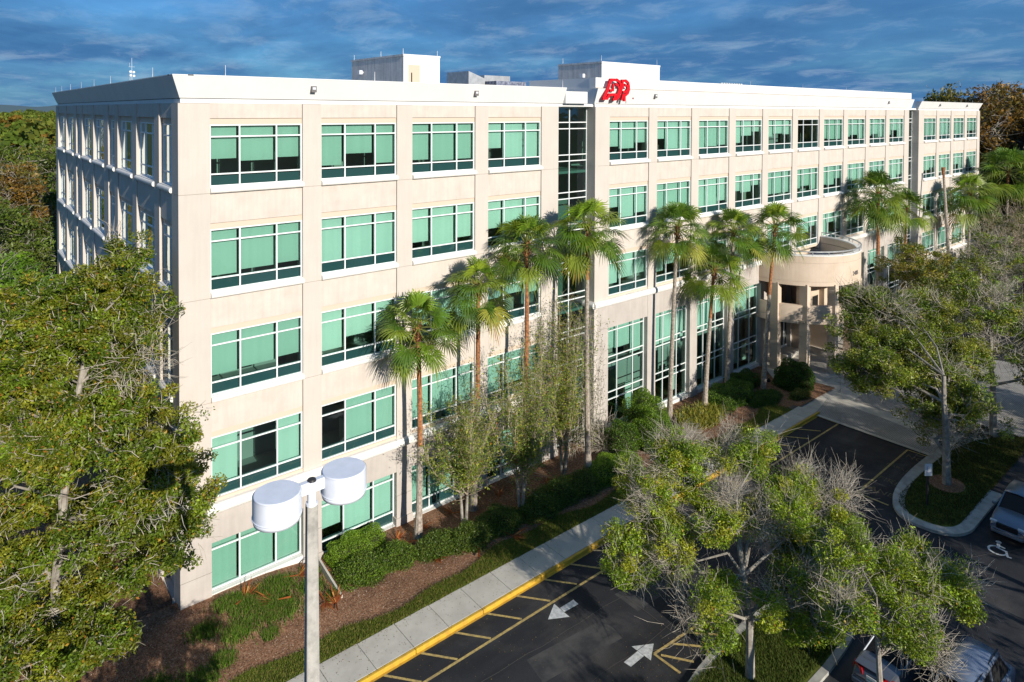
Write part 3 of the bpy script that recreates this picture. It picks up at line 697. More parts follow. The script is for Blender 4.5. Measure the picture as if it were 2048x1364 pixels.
for xx in (37.0,):
    mb = MB(); mb.tube((36.4, 14, 19.5), (36.4, 14, 21.6), .75, .75, 20); tag(rebase(mb.build('roof_tank', 'metal', smooth=False), (36.4, 14, 19.5)), 'round silver fan housing on the roof left of the white box units', 'tank')
    mb = MB(); mb.box(38.0, 39.6, 14, 15.2, 19.5, 22.1, 0); mb.box(40.3, 41.8, 14.2, 15.6, 19.5, 22.1, 0); mb.box(38.4, 38.7, 13.98, 14, 20.4, 21.9, 1); mb.box(39.1, 39.3, 13.98, 14, 20.4, 21.9, 2); mb.box(40.6, 41, 14.18, 14.2, 21, 21.8, 2)
    tag(rebase(mb.build('cooling_unit', ['white', 'orange', 'black']), (38, 14, 19.5)), 'pair of white cooling boxes on the roof in front of the second penthouse', 'roof unit')
mb = MB(); mb.box(63, 66.4, 20, 24, 19.5, 22.6, 0)
for i in range(9): mb.box(66.6+i*.55, 66.8+i*.55, 20, 20.2, 22.0, 22.7, 1)
mb.box(66.5, 71.5, 20, 24, 19.5, 22.3, 1); tag(rebase(mb.build('roof_plant', ['acblue', 'white']), (63, 20, 19.5)), 'low dark rooftop plant with a row of white fins beyond the long parapet', 'roof unit')
# antenna mast
mb = MB(); x, y = 0.6, 11.6
mb.tube((x, y, 19.5), (x, y, 21.75), .012, .008, 6); mb.tube((x-.14, y, 21.3), (x+.14, y, 21.3), .007, .007, 5)
for dx_, z_ in ((-.07, 21.05), (.08, 21.03), (-.06, 20.86), (.09, 20.84)): mb.tube((x+dx_, y-.05, z_), (x+dx_, y+.02, z_), .06, .06, 12)
mb.tube((x-.1, y, 21.3), (x-.1, y, 21.5), .006, .006, 4)
tag(rebase(mb.build('antenna_mast', 'plastic'), (x, y, 19.5)), 'thin white mast with round dishes rising behind the side parapet', 'antenna')
# ------------------------------------------------------------------ entrance rotunda
RC = (46.0, -.1); RR = 5.0
def arcband(mb, r0, r1, z0, z1, a0, a1, m, n=56):
    for i in range(n):
        t0 = R(a0+(a1-a0)*i/n); t1 = R(a0+(a1-a0)*(i+1)/n); q = []
        for z in (z0, z1):
            for r, t in ((r0, t0), (r0, t1), (r1, t1), (r1, t0)): q.append((RC[0]+r*math.cos(t), RC[1]+r*math.sin(t), z))
        mb.add(q, [(0, 3, 2, 1), (4, 5, 6, 7), (0, 1, 5, 4), (2, 3, 7, 6)]+([(0, 4, 7, 3)] if i == 0 else [])+([(1, 2, 6, 5)] if i == n-1 else []), m)
mb = MB()
arcband(mb, RR-.28, RR, 6.52, 7.90, 178, 362, 0); arcband(mb, RR-.285, RR-.012, 6.20, 6.508, 178, 362, 0); arcband(mb, RR-.28, RR-.008, 7.912, 8.42, 178, 362, 0)
arcband(mb, RR-.30, RR-.03, 7.88, 7.93, 178, 362, 1); arcband(mb, RR-.33, RR+.03, 8.42, 8.50, 178, 362, 2)
arcband(mb, .05, RR-.29, 7.1, 7.2, 180, 360, 3, 30)
arcband(mb, .05, RR-.29, 6.5, 6.6, 180, 360, 0, 30)
# rear part of the drum wall, against the facade
mb.box(41.05, 50.95, -.09, .22, 6.2, 7.15, 0)
rot = mb.build('entrance_rotunda', [M['tan'], M['jointl'], M['trim'], M['acblue']], bld)
mb = MB(); arcband(mb, RR-.06, RR+.03, 8.72, 8.80, 178, 362, 0)
for a in range(182, 362, 14): mb.tube((RC[0]+(RR-.02)*math.cos(R(a)), RC[1]+(RR-.02)*math.sin(R(a)), 8.5), (RC[0]+(RR-.02)*math.cos(R(a)), RC[1]+(RR-.02)*math.sin(R(a)), 8.74), .03, .03, 6)
mb.build('rail', 'metal', rot)
for a, wd_ in ((194, .5), (219, .5), (245, .6), (295, .6), (321, .5), (346, .5)):
    mb = MB(); t = R(a); c = Vector((RC[0]+(RR-.3)*math.cos(t), RC[1]+(RR-.3)*math.sin(t))); q = []
    for sx, sy in ((-1, -1), (1, -1), (1, 1), (-1, 1)): q.append((c.x+sx*.26, c.y+sy*.30))
    mb.prism(q, GZ, 6.3); mb.build('column', 'tan', rot)
mb = MB(); arcband(mb, RR-.42, RR-.13, 3.80, 4.70, 180, 232, 0); arcband(mb, RR-.43, RR-.15, 3.32, 3.79, 180, 232, 0)
arcband(mb, RR-.42, RR-.13, 3.80, 4.70, 232, 300, 0, 24); arcband(mb, RR-.43, RR-.15, 3.32, 3.79, 232, 300, 0, 24)
arcband(mb, RR-.42, RR-.13, 3.80, 4.70, 306, 360, 0, 20)
mb.build('balcony', 'tan', rot)
mb = MB(); mb.box(41.85, 44.2, .3, .6, GZ, 7.4, 0); mb.box(44.2, 46.3, .32, .6, 2.3, 7.4, 0); mb.box(46.3, 51.3, .3, .6, GZ, 7.4, 0)
mb.box(46.1, 46.6, -1.3, .3, GZ, 6.5, 0); mb.box(48.6, 49.3, -2.2, .3, GZ, 6.5, 0); mb.box(41.2, 44.4, -.5, .3, 3.3, 3.5, 0)
mb.box(41.95, 50.9, -3.2, .3, 3.45, 3.6, 0); mb.box(43.6, 45.9, -.95, .6, GZ, 0, 1); mb.box(42.9, 45.7, -2.5, -2.1, 3.61, 6.48, 0); mb.box(45.71, 46.2, -2.9, -2.1, 3.61, 6.48, 0); mb.box(46.9, 50.2, -2.4, -2.1, 3.61, 6.48, 0)
mb.build('lobby_wall', ['tan', 'concrete'], rot)
for x0, w2, z0_, z1_, yw in ((44.55, .9, 3.9, 4.85, -2.51), (47.3, .8, 4.3, 5.3, -2.41), (47.0, 1.0, 1.0, 2.3, .29)):
    mb = MB(); mb.box(x0, x0+w2, yw-.03, yw, z0_, z1_, 1); mb.box(x0-.05, x0+w2+.05, yw-.02, yw+.005, z0_-.05, z1_+.05, 0); mb.build('lobby_window', ['door', 'black'], rot)
dr = MB(); x0 = 44.5
for q in (0, .92): 
    for a, b, c, d in ((x0+q, x0+q+.07, 0, 2.25), (x0+q+.83, x0+q+.9, 0, 2.25)): dr.box(a, b, .22, .30, c, d)
    dr.box(x0+q+.07, x0+q+.83, .22, .30, 0, .16); dr.box(x0+q+.07, x0+q+.83, .22, .30, 2.13, 2.25); 
dr.box(x0+.9, x0+.92, .23, .3, 0, 2.25)
dd = dr.build('entrance_door', 'frame', bld)
mb = MB(); mb.box(x0+.05, x0+1.8, .25, .255, .1, 2.2); mb.build('door_glass', 'glassc', dd)
mb = MB(); mb.tube((x0+.78, .16, .8), (x0+.78, .16, 1.3), .018, .018, 6); mb.tube((x0+1.04, .16, .8), (x0+1.04, .16, 1.3), .018, .018, 6); mb.build('handle', 'metal', dd)
mb = MB(); mb.box(x0, x0+1.9, .9, .95, 0, 2.3); mb.build('lobby_dark', 'black', dd)  # black board stands for the unlit lobby behind the glass
# address numerals on the drum
e = empty('address_numerals', (45.6, -5.1, 6.95), 'dark numerals reading 2405 on the curved entrance drum', 'address sign')
for i, ch in enumerate('2405'):
    a = R(266.5+i*2.6); q = textmesh(ch, .46, 'numeral', 'numeral', .015); q.parent = e
    px, py = RC[0]+(RR+.02)*math.cos(a), RC[1]+(RR+.02)*math.sin(a)
    q.location = (px-45.6, py+5.1, -.14); q.rotation_euler = (R(90), 0, a+R(90))
# ------------------------------------------------------------------ red letter sign on the parapet
from_px = lambda u, v: (22.59+(u-190)/1100*2.30, 19.83+(1105-v)/760*1.28)
def X_(u, v):   # trace coordinates of the sign face -> wall coordinates on the parapet
    xx = 22.72+(u-150)/1330*2.72; return xx, 19.80+(1105-v)/770*1.30 + .02*(u-800)/650
sg = empty('logo_sign', (23.0, -.45, 19.8), 'large red interlocked three letter logo standing off the white parapet', 'sign')
def stroke_letter(name, paths, base):
    mb = MB(); kk = 0
    for pts, wd in paths:
        w2 = wd*.80/1330*2.72/2
        P = [Vector(X_(*p)) for p in pts]
        for i in range(len(P)-1):
            d = (P[i+1]-P[i]).normalized(); nn = Vector((-d.y, d.x))*w2; a = P[i]-d*w2*.55; b = P[i+1]+d*w2*.55
            q = [a-nn, b-nn, b+nn, a+nn]; yf = -.42-base-.0025*kk; kk += 1
            mb.add([(p.x, yf, p.y) for p in q]+[(p.x, yf+.12, p.y) for p in q], [(0, 1, 2, 3), (7, 6, 5, 4)], 0)
            mb.add([(p.x, yf+.0005, p.y) for p in q]+[(p.x, yf+.12, p.y) for p in q], [(0, 4, 5, 1), (1, 5, 6, 2), (2, 6, 7, 3), (3, 7, 4, 0)], 1)
    o = mb.build(name, ['red', 'redside'], None); rebase(o, (23.0, -.45, 19.8), False); o.parent = sg
stroke_letter('letter', [([(330, 1050), (480, 760), (615, 405)], 118), ([(300, 1060), (480, 1060)], 90), ([(480, 1040), (560, 920), (790, 915)], 95), ([(590, 765), (720, 765), (720, 560)], 80)], 0)
stroke_letter('letter', [([(640, 395), (880, 395), (990, 455), (1045, 560), (1060, 700), (1020, 850), (940, 990), (840, 1070), (720, 1085)], 100), ([(820, 540), (910, 590), (965, 690), (960, 800), (900, 920), (830, 960)], 80), ([(760, 1085), (770, 960)], 90)], .02)
stroke_letter('letter', [([(1090, 420), (1270, 418), (1370, 490), (1405, 620), (1400, 740), (1350, 860), (1250, 930)], 95), ([(1120, 470), (1110, 620), (1060, 760)], 80), ([(1210, 560), (1310, 610), (1340, 700), (1280, 810), (1140, 820)], 75), ([(1080, 1090), (1130, 930), (1250, 930)], 90), ([(1190, 930), (1190, 1130)], 105)], .04)
q = textmesh('®', .16, 'registered_mark', 'redside', .01, sg); q.location = (2.42, -.2, 0.05); q.rotation_euler = (R(90), 0, 0)
mb = MB()
for u, v in ((400, 900), (880, 400), (1000, 900), (1190, 1000), (1350, 600), (720, 600)):
    a = X_(u, v); mb.tube((a[0], -.36, a[1]), (a[0], -.0, a[1]), .02, .02, 5)
o = mb.build('bracket', 'metal'); rebase(o, (23.0, -.45, 19.8), False); o.parent = sg
# ================================================================== vegetation
def unit(rng, n):
    v = rng.normal(size=(n, 3)); return v/np.linalg.norm(v, axis=1, keepdims=True)
def tree_parts(seed, trunk, blobs, nclump, nleaf, lsize, cols, bare=.1, clump_r=.42, twigs=5, barkm='bark', twigm='twig', trunk_r=.16, twig_r=.012, twig_len=.5, lat=.5, droop=0., ycols=None, nl_jit=.4, shell=.5, limbs=True, baretw=3, bb=(), lump=None):
    """trunk: list of points (local) ; blobs: [(x,y,z,rx,ry,rz)] ; returns wood, twig and leaf meshes as numpy quads"""
    rng = np.random.default_rng(seed)
    T = np.array(trunk, float); P0, P1, R0, R1 = [], [], [], []
    nT = len(T); rr = np.linspace(trunk_r, trunk_r*.45, nT)
    for i in range(nT-1): P0.append(T[i]); P1.append(T[i+1]); R0.append(rr[i]); R1.append(rr[i+1])
    B_ = np.array(blobs, float); wts = B_[:, 3]*B_[:, 4]; wts /= wts.sum()
    nodes = [T[i] for i in range(nT//2, nT)]; nr = [rr[i]*.7 for i in range(nT//2, nT)]
    for b in B_:                                     # limbs
        c = b[:3]; dist = np.linalg.norm(T-c, axis=1)+np.arange(nT)*.0; k = max(1, min(nT-1, int(np.argmin(dist+np.where(T[:, 2] > c[2], 3, 0)))))
        s = T[k]; m1 = s+(c-s)*.35+rng.normal(size=3)*.25+np.array([0, 0, .25]); m2 = s+(c-s)*.7+rng.normal(size=3)*.25+np.array([0, 0, .15])
        e = c+rng.normal(size=3)*.1; pr = [s, m1, m2, e]; r = [rr[k]*.6, rr[k]*.42, rr[k]*.28, rr[k]*.15]
        for q in range(3):
            P0.append(pr[q]); P1.append(pr[q+1]); R0.append(r[q]); R1.append(r[q+1])
            for f in (.33, .66, 1): nodes.append(pr[q]+(pr[q+1]-pr[q])*f); nr.append(r[q]*(1-f)+r[q+1]*f)
    lb = None
    if lump:
        ln, lr = lump; li0 = rng.choice(len(B_), ln, p=wts); u = unit(rng, ln); rd = .35+.65*rng.random(ln)**.6
        lc = B_[li0, :3]+u*rd[:, None]*B_[li0, 3:6]; rr_ = lr*(.65+.7*rng.random(ln)); lb = np.isin(li0, bb)|(rng.random(ln) < bare*.8)
        B0 = B_; B_ = np.concatenate([lc, np.stack([rr_, rr_, rr_*.78], 1)], 1); wts = rr_**2/(rr_**2).sum(); shell = .68
        for c in lc:
            k = int(np.argmin([np.linalg.norm(q-c)+ (1 if q[2] > c[2]+.3 else 0) for q in nodes])); s = nodes[k]; m_ = s+(c-s)*.5+rng.normal(size=3)*.12
            P0 += [s, m_]; P1 += [m_, c]; r_ = max(.022, min(nr[k]*.5, .05)); R0 += [r_, r_*.75]; R1 += [r_*.75, r_*.5]
            nodes += [m_, c]; nr += [r_*.75, r_*.5]
    bi = rng.choice(len(B_), nclump, p=wts); u = unit(rng, nclump); u[:, 2] += .15
    rad = shell+(1-shell)*rng.random(nclump)**.6
    Cc = B_[bi, :3]+u*rad[:, None]*B_[bi, 3:6]*(1+.12*rng.normal(size=(nclump, 1)))
    Nn = np.array(nodes); nr = np.array(nr)
    order = np.argsort([np.min(np.linalg.norm(Nn-c, axis=1)) for c in Cc])
    pos = list(Nn); rs = list(nr)
    par = np.array(pos); prr = np.array(rs)
    TP0, TP1, TR0, TR1 = [], [], [], []
    for ci in order:
        c = Cc[ci]; d = np.linalg.norm(par-c, axis=1)+.0; k = int(np.argmin(d)); s = par[k]; r = max(min(prr[k]*.6, .05), twig_r*1.3)
        m = s+(c-s)*.5+rng.normal(size=3)*.12*d[k]**.5
        for a, b, r0, r1 in ((s, m, r, r*.75), (m, c, r*.75, max(r*.5, twig_r))):
            TP0.append(a); TP1.append(b); TR0.append(r0); TR1.append(r1)
        par = np.vstack([par, m, c]); prr = np.append(prr, [r*.8, r*.55])
    isbare = ((rng.random(nclump) < bare*.35) | lb[bi]) if lb is not None else ((rng.random(nclump) < bare) | np.isin(bi, bb))
    # twigs
    nt_ = np.where(isbare, twigs*baretw, twigs); idx = np.repeat(np.arange(nclump), nt_)
    cdir = Cc-B_[bi, :3]; cdir /= np.linalg.norm(cdir, axis=1, keepdims=True)+1e-6
    td = unit(rng, len(idx))+cdir[idx]*.9+np.array([0, 0, .35]); td /= np.linalg.norm(td, axis=1, keepdims=True)
    tl = twig_len*(.5+rng.random(len(idx)))*np.where(isbare[idx], 1.35, .8)
    s0 = Cc[idx]+rng.normal(size=(len(idx), 3))*np.where(isbare[idx], .20, .12)[:, None]*clump_r/.4; s1 = s0+td*tl[:, None]*.55+rng.normal(size=s0.shape)*.03; s2 = s1+(td+rng.normal(size=s0.shape)*.35)*tl[:, None]*.45
    n2 = len(idx)
    W = tubes_np(np.array(P0), np.array(P1), np.array(R0), np.array(R1), 7)
    P0a = np.concatenate([np.array(TP0), s0, s1]); P1a = np.concatenate([np.array(TP1), s1, s2])
    R0a = np.concatenate([TR0, np.full(n2, twig_r), np.full(n2, twig_r*.7)]); R1a = np.concatenate([TR1, np.full(n2, twig_r*.7), np.full(n2, twig_r*.3)])
    TW = tubes_np(P0a, P1a, R0a, R1a, 3)
    # leaves
    lv = np.where(isbare, 0, (nleaf*(1+nl_jit*rng.normal(size=nclump))).clip(4)).astype(int); li = np.repeat(np.arange(nclump), lv)
    off = unit(rng, len(li))*(rng.random(len(li))**.45*clump_r*(.75+.5*rng.random(nclump))[li])[:, None]; off[:, 2] = off[:, 2]*.7
    LP = Cc[li]+off
    LQ = leaf_quads(LP, lsize, rng)
    base = np.array(cols); cc = base[rng.integers(0, len(base), nclump)]*(1+.16*rng.normal(size=(nclump, 1)))
    col = cc[li]*(1+.22*rng.normal(size=(len(li), 1)))
    if ycols:
        k = rng.random(len(li)) < ycols[0]; yc = np.array(ycols[1]); col[k] = yc[rng.integers(0, len(yc), k.sum())]
    return W, TW, LQ, np.clip(col, .004, 1)
def add_tree(name, loc, label, group=None, cat='tree', barkm='bark', twigm='twig', rz=0, scale=1, **kw):
    W, TW, LQ, col = tree_parts(barkm=barkm, twigm=twigm, **kw)
    e = empty(name, loc, label, cat, group, rz); e.scale = (scale,)*3
    quadmesh('trunk', W, barkm, None, e); quadmesh('branches', TW, twigm, None, e); quadmesh('crown', LQ, 'leaf', col, e)
    return e
def copy_thing(src, loc, label, rz=0, sc=(1, 1, 1), group=None):
    c = src.copy(); COL.objects.link(c); c.location = loc; c.rotation_euler = (0, 0, rz); c.scale = sc; c['label'] = label
    if group: c['group'] = group
    for ch in src.children:
        d = ch.copy(); COL.objects.link(d); d.parent = c
        for g2 in ch.children:
            d2 = g2.copy(); COL.objects.link(d2); d2.parent = d
    return c
OAK = [(.135, .205, .014), (.185, .25, .016), (.10, .155, .010), (.24, .25, .020), (.17, .20, .016)]
YEL = [(.50, .30, .03), (.50, .32, .04), (.36, .15, .025), (.30, .30, .05)]
def rel(base, pts): return [(p[0]-base[0], p[1]-base[1], p[2]-base[2], *p[3:]) for p in pts]
# --- the large tree at the left of the building
b0 = (-4.2, -1.6, -.4)
blobs = rel(b0, [(-2.6, 1.0, 12.4, 1.2, 1.4, 1.5), (-4.4, 1.4, 11.0, 2.0, 2.0, 1.6), (-2.1, -.6, 10.4, 1.3, 1.3, 1.5), (-5.6, 1.8, 9.2, 2.2, 2.2, 1.8),
    (-3.3, -.6, 9.0, 2.2, 2.0, 1.8), (-1.9, -2.6, 8.3, 1.3, 1.3, 1.5), (-1.3, -3.8, 7.8, .9, .9, 1.1), (-3.0, -2.6, 6.9, 2.0, 1.7, 1.6), (-5.2, -.4, 7.0, 2.1, 2.0, 1.8), (-7.2, 1.6, 8.4, 2.0, 2.0, 2.0),
    (-1.7, -3.3, 5.5, 1.4, 1.3, 1.3), (-4.0, -2.0, 4.7, 2.0, 1.8, 1.4), (-6.2, -.2, 4.8, 2.0, 2.0, 1.7), (-3.2, -2.9, 3.0, 1.5, 1.4, 1.1), (-4.9, -1.6, 2.5, 1.6, 1.5, 1.1), (-1.1, -4.9, 5.9, .6, .6, .7), (-1.0, -4.2, 7.0, .6, .6, .7), (-6.8, 0, 2.8, 1.5, 1.5, 1.2), (-5.4, -2.0, 1.6, 1.4, 1.2, .9), (-4.0, -2.6, 1.9, 1.2, 1.0, .8), (-2.4, -.2, 9.8, 1.4, 1.3, 1.2), (-3.9, .2, 8.0, 1.6, 1.5, 1.3), (-3.0, 1.1, 11.7, 1.7, 1.6, 1.4), (-1.9, .0, 11.3, 1.0, 1.1, 1.1), (-2.4, .3, 11.2, 1.6, 1.5, 1.3), (-2.0, 1.2, 13.2, .9, .9, .8), (-3.4, 1.6, 12.6, 1.1, 1.1, .9)])
add_tree('broadleaf_tree', b0, 'large olive green tree with yellowing leaves in front of the left corner of the building', None, seed=3,
    trunk=[(0, 0, 0), (.15, .1, 2), (.1, .2, 4), (.3, .2, 6), (.5, .4, 8.2), (.9, .8, 10.2), (1.4, 1.6, 12)], blobs=blobs, lump=(250, .86), nclump=2700, nleaf=155, lsize=.058, cols=OAK, bare=.035, clump_r=.36, twigs=2, baretw=7, twig_r=.012, twig_len=.42, ycols=(.05, YEL), trunk_r=.17, shell=.45, barkm='bark')
# --- oak with bare twigs in the kerbed median
b0 = (14.38, -15.32, -.3)
blobs = rel(b0, [(13.29, -11.5, 4.7, .9, .9, .7), (15.17, -12.24, 5.6, 1.2, 1.1, .8), (17.55, -12.92, 5.5, 1.1, 1.1, .7), (13.19, -12.6, 3.4, 1.0, 1.0, .8), (15.17, -13.58, 4.4, 1.3, 1.2, .8), (16.6, -14.76, 4.0, 1.3, 1.2, .8),
    (16.5, -16.0, 2.9, 1.1, 1.0, .7), (12.9, -14.3, 2.8, .9, .9, .7), (14.45, -15.6, 2.5, 1.1, 1.0, .7), (18.6, -14.7, 4.3, 1.0, .9, .7), (12.3, -14.9, 2.7, .8, .8, .6), (15.6, -16.7, 1.8, .9, .7, .6), (11.9, -12.2, 3.2, .7, .7, .6), (17.2, -14.9, 3.4, 1.1, 1.0, .6), (19.5, -15.2, 4.4, .8, .8, .6), (19.5, -16.0, 3.7, .7, .6, .5)])
add_tree('oak_tree', b0, 'oak with many bare pale twigs among sparse green leaves on the kerbed median', None, seed=8,
    trunk=[(0, 0, 0), (.02, .02, 1.0), (.1, .1, 2.0), (.2, .4, 3.2), (.4, .8, 4.6)], blobs=blobs, lump=(125, .58), nclump=980, nleaf=250, lsize=.043, cols=[(.24, .35, .02), (.31, .39, .025), (.18, .27, .018), (.36, .38, .03)], bare=.20, clump_r=.38, twigs=3, baretw=8, twig_r=.0075, twig_len=.5, ycols=(.02, YEL), trunk_r=.17, shell=.25, bb=(14,))
# --- tree leaning over the parked cars
b0 = (13.9, -19.95, -.4)
blobs = rel(b0, [(15.14, -18.74, 4.9, .9, .8, .6), (16.63, -19.34, 4.4, .9, .8, .6), (18.17, -19.99, 3.6, .8, .7, .5), (14.26, -18.68, 4.2, .8, .8, .6), (15.3, -19.55, 3.9, .9, .8, .6), (16.0, -20.15, 3.1, .8, .7, .5), (18.9, -20.1, 3.8, .5, .5, .4)])
add_tree('oak_tree', b0, 'bright green tree with a forked pale trunk spreading over the grey sedan', None, seed=15,
    trunk=[(0, 0, 0), (.05, .1, 1.2), (.2, .3, 2.4), (.5, .5, 3.4), (.9, .7, 4.4)], blobs=blobs, lump=(44, .50), nclump=340, nleaf=190, lsize=.041, cols=[(.24, .34, .02), (.30, .37, .022), (.18, .26, .016)], bare=.18, clump_r=.34, twigs=3, baretw=6, twig_r=.008, twig_len=.42, ycols=(.02, YEL), trunk_r=.13, shell=.3)
# --- large oak by the sign post and its neighbours along the drive
def mid_oak(nm, base, blobs, label, seed, nclump, nleaf=110, lsize=.085, bare=.12, cols=None, **kw):
    kw.setdefault('trunk_r', .22)
    h = max(b[2] for b in blobs)-base[2]
    return add_tree(nm, base, label, None, seed=seed, trunk=[(0, 0, 0), (.05, .05, h*.2), (.1, .1, h*.4), (.2, .25, h*.6), (.3, .3, h*.8)], blobs=rel(base, blobs), nclump=nclump, nleaf=nleaf, lsize=lsize, lump=(max(14, nclump//7), .95), cols=cols or [(.17, .25, .022), (.22, .28, .025), (.13, .18, .016), (.27, .29, .03)], bare=bare, clump_r=.46, twigs=2, baretw=6, twig_r=.011, twig_len=.62, ycols=(.02, YEL), **kw)
mid_oak('oak_tree', (33.35, -15.29, -.3), [(35.6, -9.8, 5.2, 1.8, 1.6, 1.4), (37.6, -10.6, 6.6, 2.0, 1.8, 1.3), (34.2, -11.3, 4.0, 1.6, 1.5, 1.2), (36.4, -12.0, 4.8, 2.0, 1.8, 1.3), (39.2, -11.6, 6.6, 1.9, 1.8, 1.3), (36.4, -14.0, 3.6, 1.9, 1.7, 1.3), (34.3, -13.8, 2.9, 1.4, 1.3, 1.1), (35.3, -15.6, 3.0, 1.6, 1.4, 1.2), (38.6, -13.9, 4.8, 1.9, 1.8, 1.3), (34.2, -14.6, 1.7, 1.1, 1.0, .9), (38.2, -9.0, 6.6, 1.4, 1.3, 1.0), (33.6, -12.4, 4.9, 1.2, 1.2, 1.0)],
    'wide dark green oak beside the white parking sign on the curved island', 21, 1050, nleaf=150, lsize=.066)
mid_oak('oak_tree', (41.5, -15.2, -.3), [(42.2, -13.2, 7.2, 2.0, 1.9, 1.4), (44.6, -14.2, 6.8, 1.9, 1.8, 1.4), (41.4, -15.8, 5.4, 1.9, 1.8, 1.4), (44.5, -16.8, 5.4, 2.0, 1.8, 1.4), (42.6, -17.6, 4.0, 1.6, 1.6, 1.2), (46.4, -15.6, 6.0, 1.6, 1.6, 1.2)],
    'olive green tree with pale bare twigs behind the island oak at the right edge', 22, 330, bare=.34)
mid_oak('oak_tree', (50.5, -7.6, -.3), [(51.0, -7.0, 7.6, 2.0, 1.8, 1.7), (52.8, -8.2, 6.6, 2.0, 1.9, 1.6), (49.6, -8.6, 6.0, 1.8, 1.8, 1.5), (54.0, -7.0, 5.6, 1.8, 1.7, 1.6), (51.6, -9.6, 5.0, 1.7, 1.7, 1.4)],
    'yellow green tree just right of the entrance drum hiding the tall windows', 23, 330, bare=.14, cols=[(.20, .21, .02), (.16, .19, .02), (.26, .22, .025), (.12, .16, .018)])
mid_oak('oak_tree', (57.5, -10.2, -.3), [(58.0, -10, 7.8, 2.3, 2.2, 1.8), (60, -11.5, 6.8, 2.2, 2.1, 1.7), (56.2, -11.6, 5.8, 2.0, 2.0, 1.6), (61.5, -9.4, 6, 2.0, 2.0, 1.7)],
    'thin tree with white upright bare branches beyond the drive', 24, 230, bare=.42, nleaf=60, lsize=.085)
mid_oak('oak_tree', (68, -9.2, -.3), [(68, -9, 7.6, 3.0, 2.6, 2.4), (71, -10, 7.8, 2.8, 2.4, 2.3), (66, -10.5, 6.0, 2.4, 2.2, 2.0), (73.5, -8.6, 7.0, 2.6, 2.2, 2.4)],
    'brownish tree of fine bare branches in front of the far wing', 25, 330, bare=.6, nleaf=60, lsize=.08, cols=[(.16, .17, .04), (.13, .15, .03)], twigm='twigb')
mid_oak('oak_tree', (60.5, -18.5, -.3), [(61, -18, 6.2, 2.6, 2.4, 2.0), (63.5, -19.5, 5.6, 2.4, 2.4, 1.8), (58.5, -19.5, 4.8, 2.2, 2.2, 1.6)],
    'green tree beyond the drive at the right edge of the picture', 26, 240, bare=.1, lsize=.09)
mid_oak('oak_tree', (79, -13.5, -.3), [(79, -13, 6.5, 3.0, 2.8, 2.4), (83, -14, 6.0, 3.0, 2.8, 2.2), (76, -15, 5.2, 2.6, 2.6, 2.0)],
    'bushy green tree beyond the bare tree at the far end of the lot', 27, 260, bare=.08, lsize=.11)
mid_oak('crape_myrtle', (47.2, -17.6, -.3), [(47.2, -17.6, 2.6, 1.2, 1.2, .9)], 'small leafy tree at the edge of the paved drive', 28, 70, bare=.1, trunk_r=.08)
# --- crape myrtles with upright bare stems
def myrtle(base, h, spread, label, seed, nst=26):
    rng = np.random.default_rng(seed); P0, P1, R0, R1 = [], [], [], []; Q0, Q1, S0, S1 = [], [], [], []; tips = []
    fork = 1.7
    for q in range(3):
        a = q*2.1+.4; p = np.array([.08*math.cos(a), .08*math.sin(a), 0]); t = np.array([.22*math.cos(a), .22*math.sin(a), fork])
        P0.append(p); P1.append(t); R0.append(.085); R1.append(.06)
        for s in range(nst//3):
            c = t; th = rng.uniform(0, 6.283); lean = rng.uniform(.05, .55)*spread; n = 7; r = .035; hh = h*rng.uniform(.6, 1.0)-fork
            d = np.array([math.cos(th)*lean, math.sin(th)*lean, hh])/n
            for k in range(n):
                dd = d.copy(); f = 1.7-1.4*k/n; dd[:2] *= f; e = c+dd+rng.normal(size=3)*.05
                Q0.append(c); Q1.append(e); S0.append(r); S1.append(r*.78); r = max(r*.78, .008); 
                if k >= 1:
                    for m in range(7):
                        td = np.array([rng.normal(), rng.normal(), 1.1+.6*rng.normal()]); td /= np.linalg.norm(td); L_ = rng.uniform(.35, .95)
                        b = c+(e-c)*rng.random(); m1 = b+td*L_*.5+rng.normal(size=3)*.03; m2 = m1+(td+rng.normal(size=3)*.3)*L_*.5
                        Q0 += [b, m1]; Q1 += [m1, m2]; S0 += [.0075, .0055]; S1 += [.0055, .003]; tips += [m1, m2, (m1+m2)/2, b+td*.1]
                c = e
    # side shoots near the fork
    for m in range(60):
        th = rng.uniform(0, 6.283); td = np.array([math.cos(th), math.sin(th), rng.uniform(.1, .9)]); b = np.array([0, 0, fork+rng.uniform(-.3, 1.0)]); m1 = b+td*.7+rng.normal(size=3)*.08; m2 = m1+td*.5+rng.normal(size=3)*.15
        Q0 += [b, m1]; Q1 += [m1, m2]; S0 += [.014, .008]; S1 += [.008, .004]; tips += [m1, m2]
    tips = np.array(tips); n = len(tips)
    li = rng.integers(0, n, n*6); keep = rng.random(len(li)) < (1.25-tips[li][:, 2]/h); li = li[keep]
    LP = tips[li]+rng.normal(size=(len(li), 3))*.09
    col = pick(rng, len(li), [(.17, .25, .03), (.21, .29, .035), (.13, .20, .025), (.38, .38, .03), (.20, .24, .04)], .2)
    k = rng.random(len(li)) < .01; col[k] = (.5, .15, .02)
    e = empty('crape_myrtle', base, label, 'tree', 'crape myrtles along the planting bed')
    quadmesh('trunk', tubes_np(np.array(P0), np.array(P1), np.array(R0), np.array(R1), 8), 'bark', None, e)
    quadmesh('branches', tubes_np(np.array(Q0), np.array(Q1), np.array(S0), np.array(S1), 3), 'twigb', None, e)
    quadmesh('crown', leaf_quads(LP, .048, rng), 'leaf', col, e)
myrtle((11.72, -2.28, -.4), 7.4, 3.6, 'leafiest thin stemmed tree, its trunk nearest the lamp post', 31, 26)
myrtle((14.53, -3.06, -.4), 8.8, 3.5, 'middle one of three many stemmed trees in the planting bed', 32, 26)
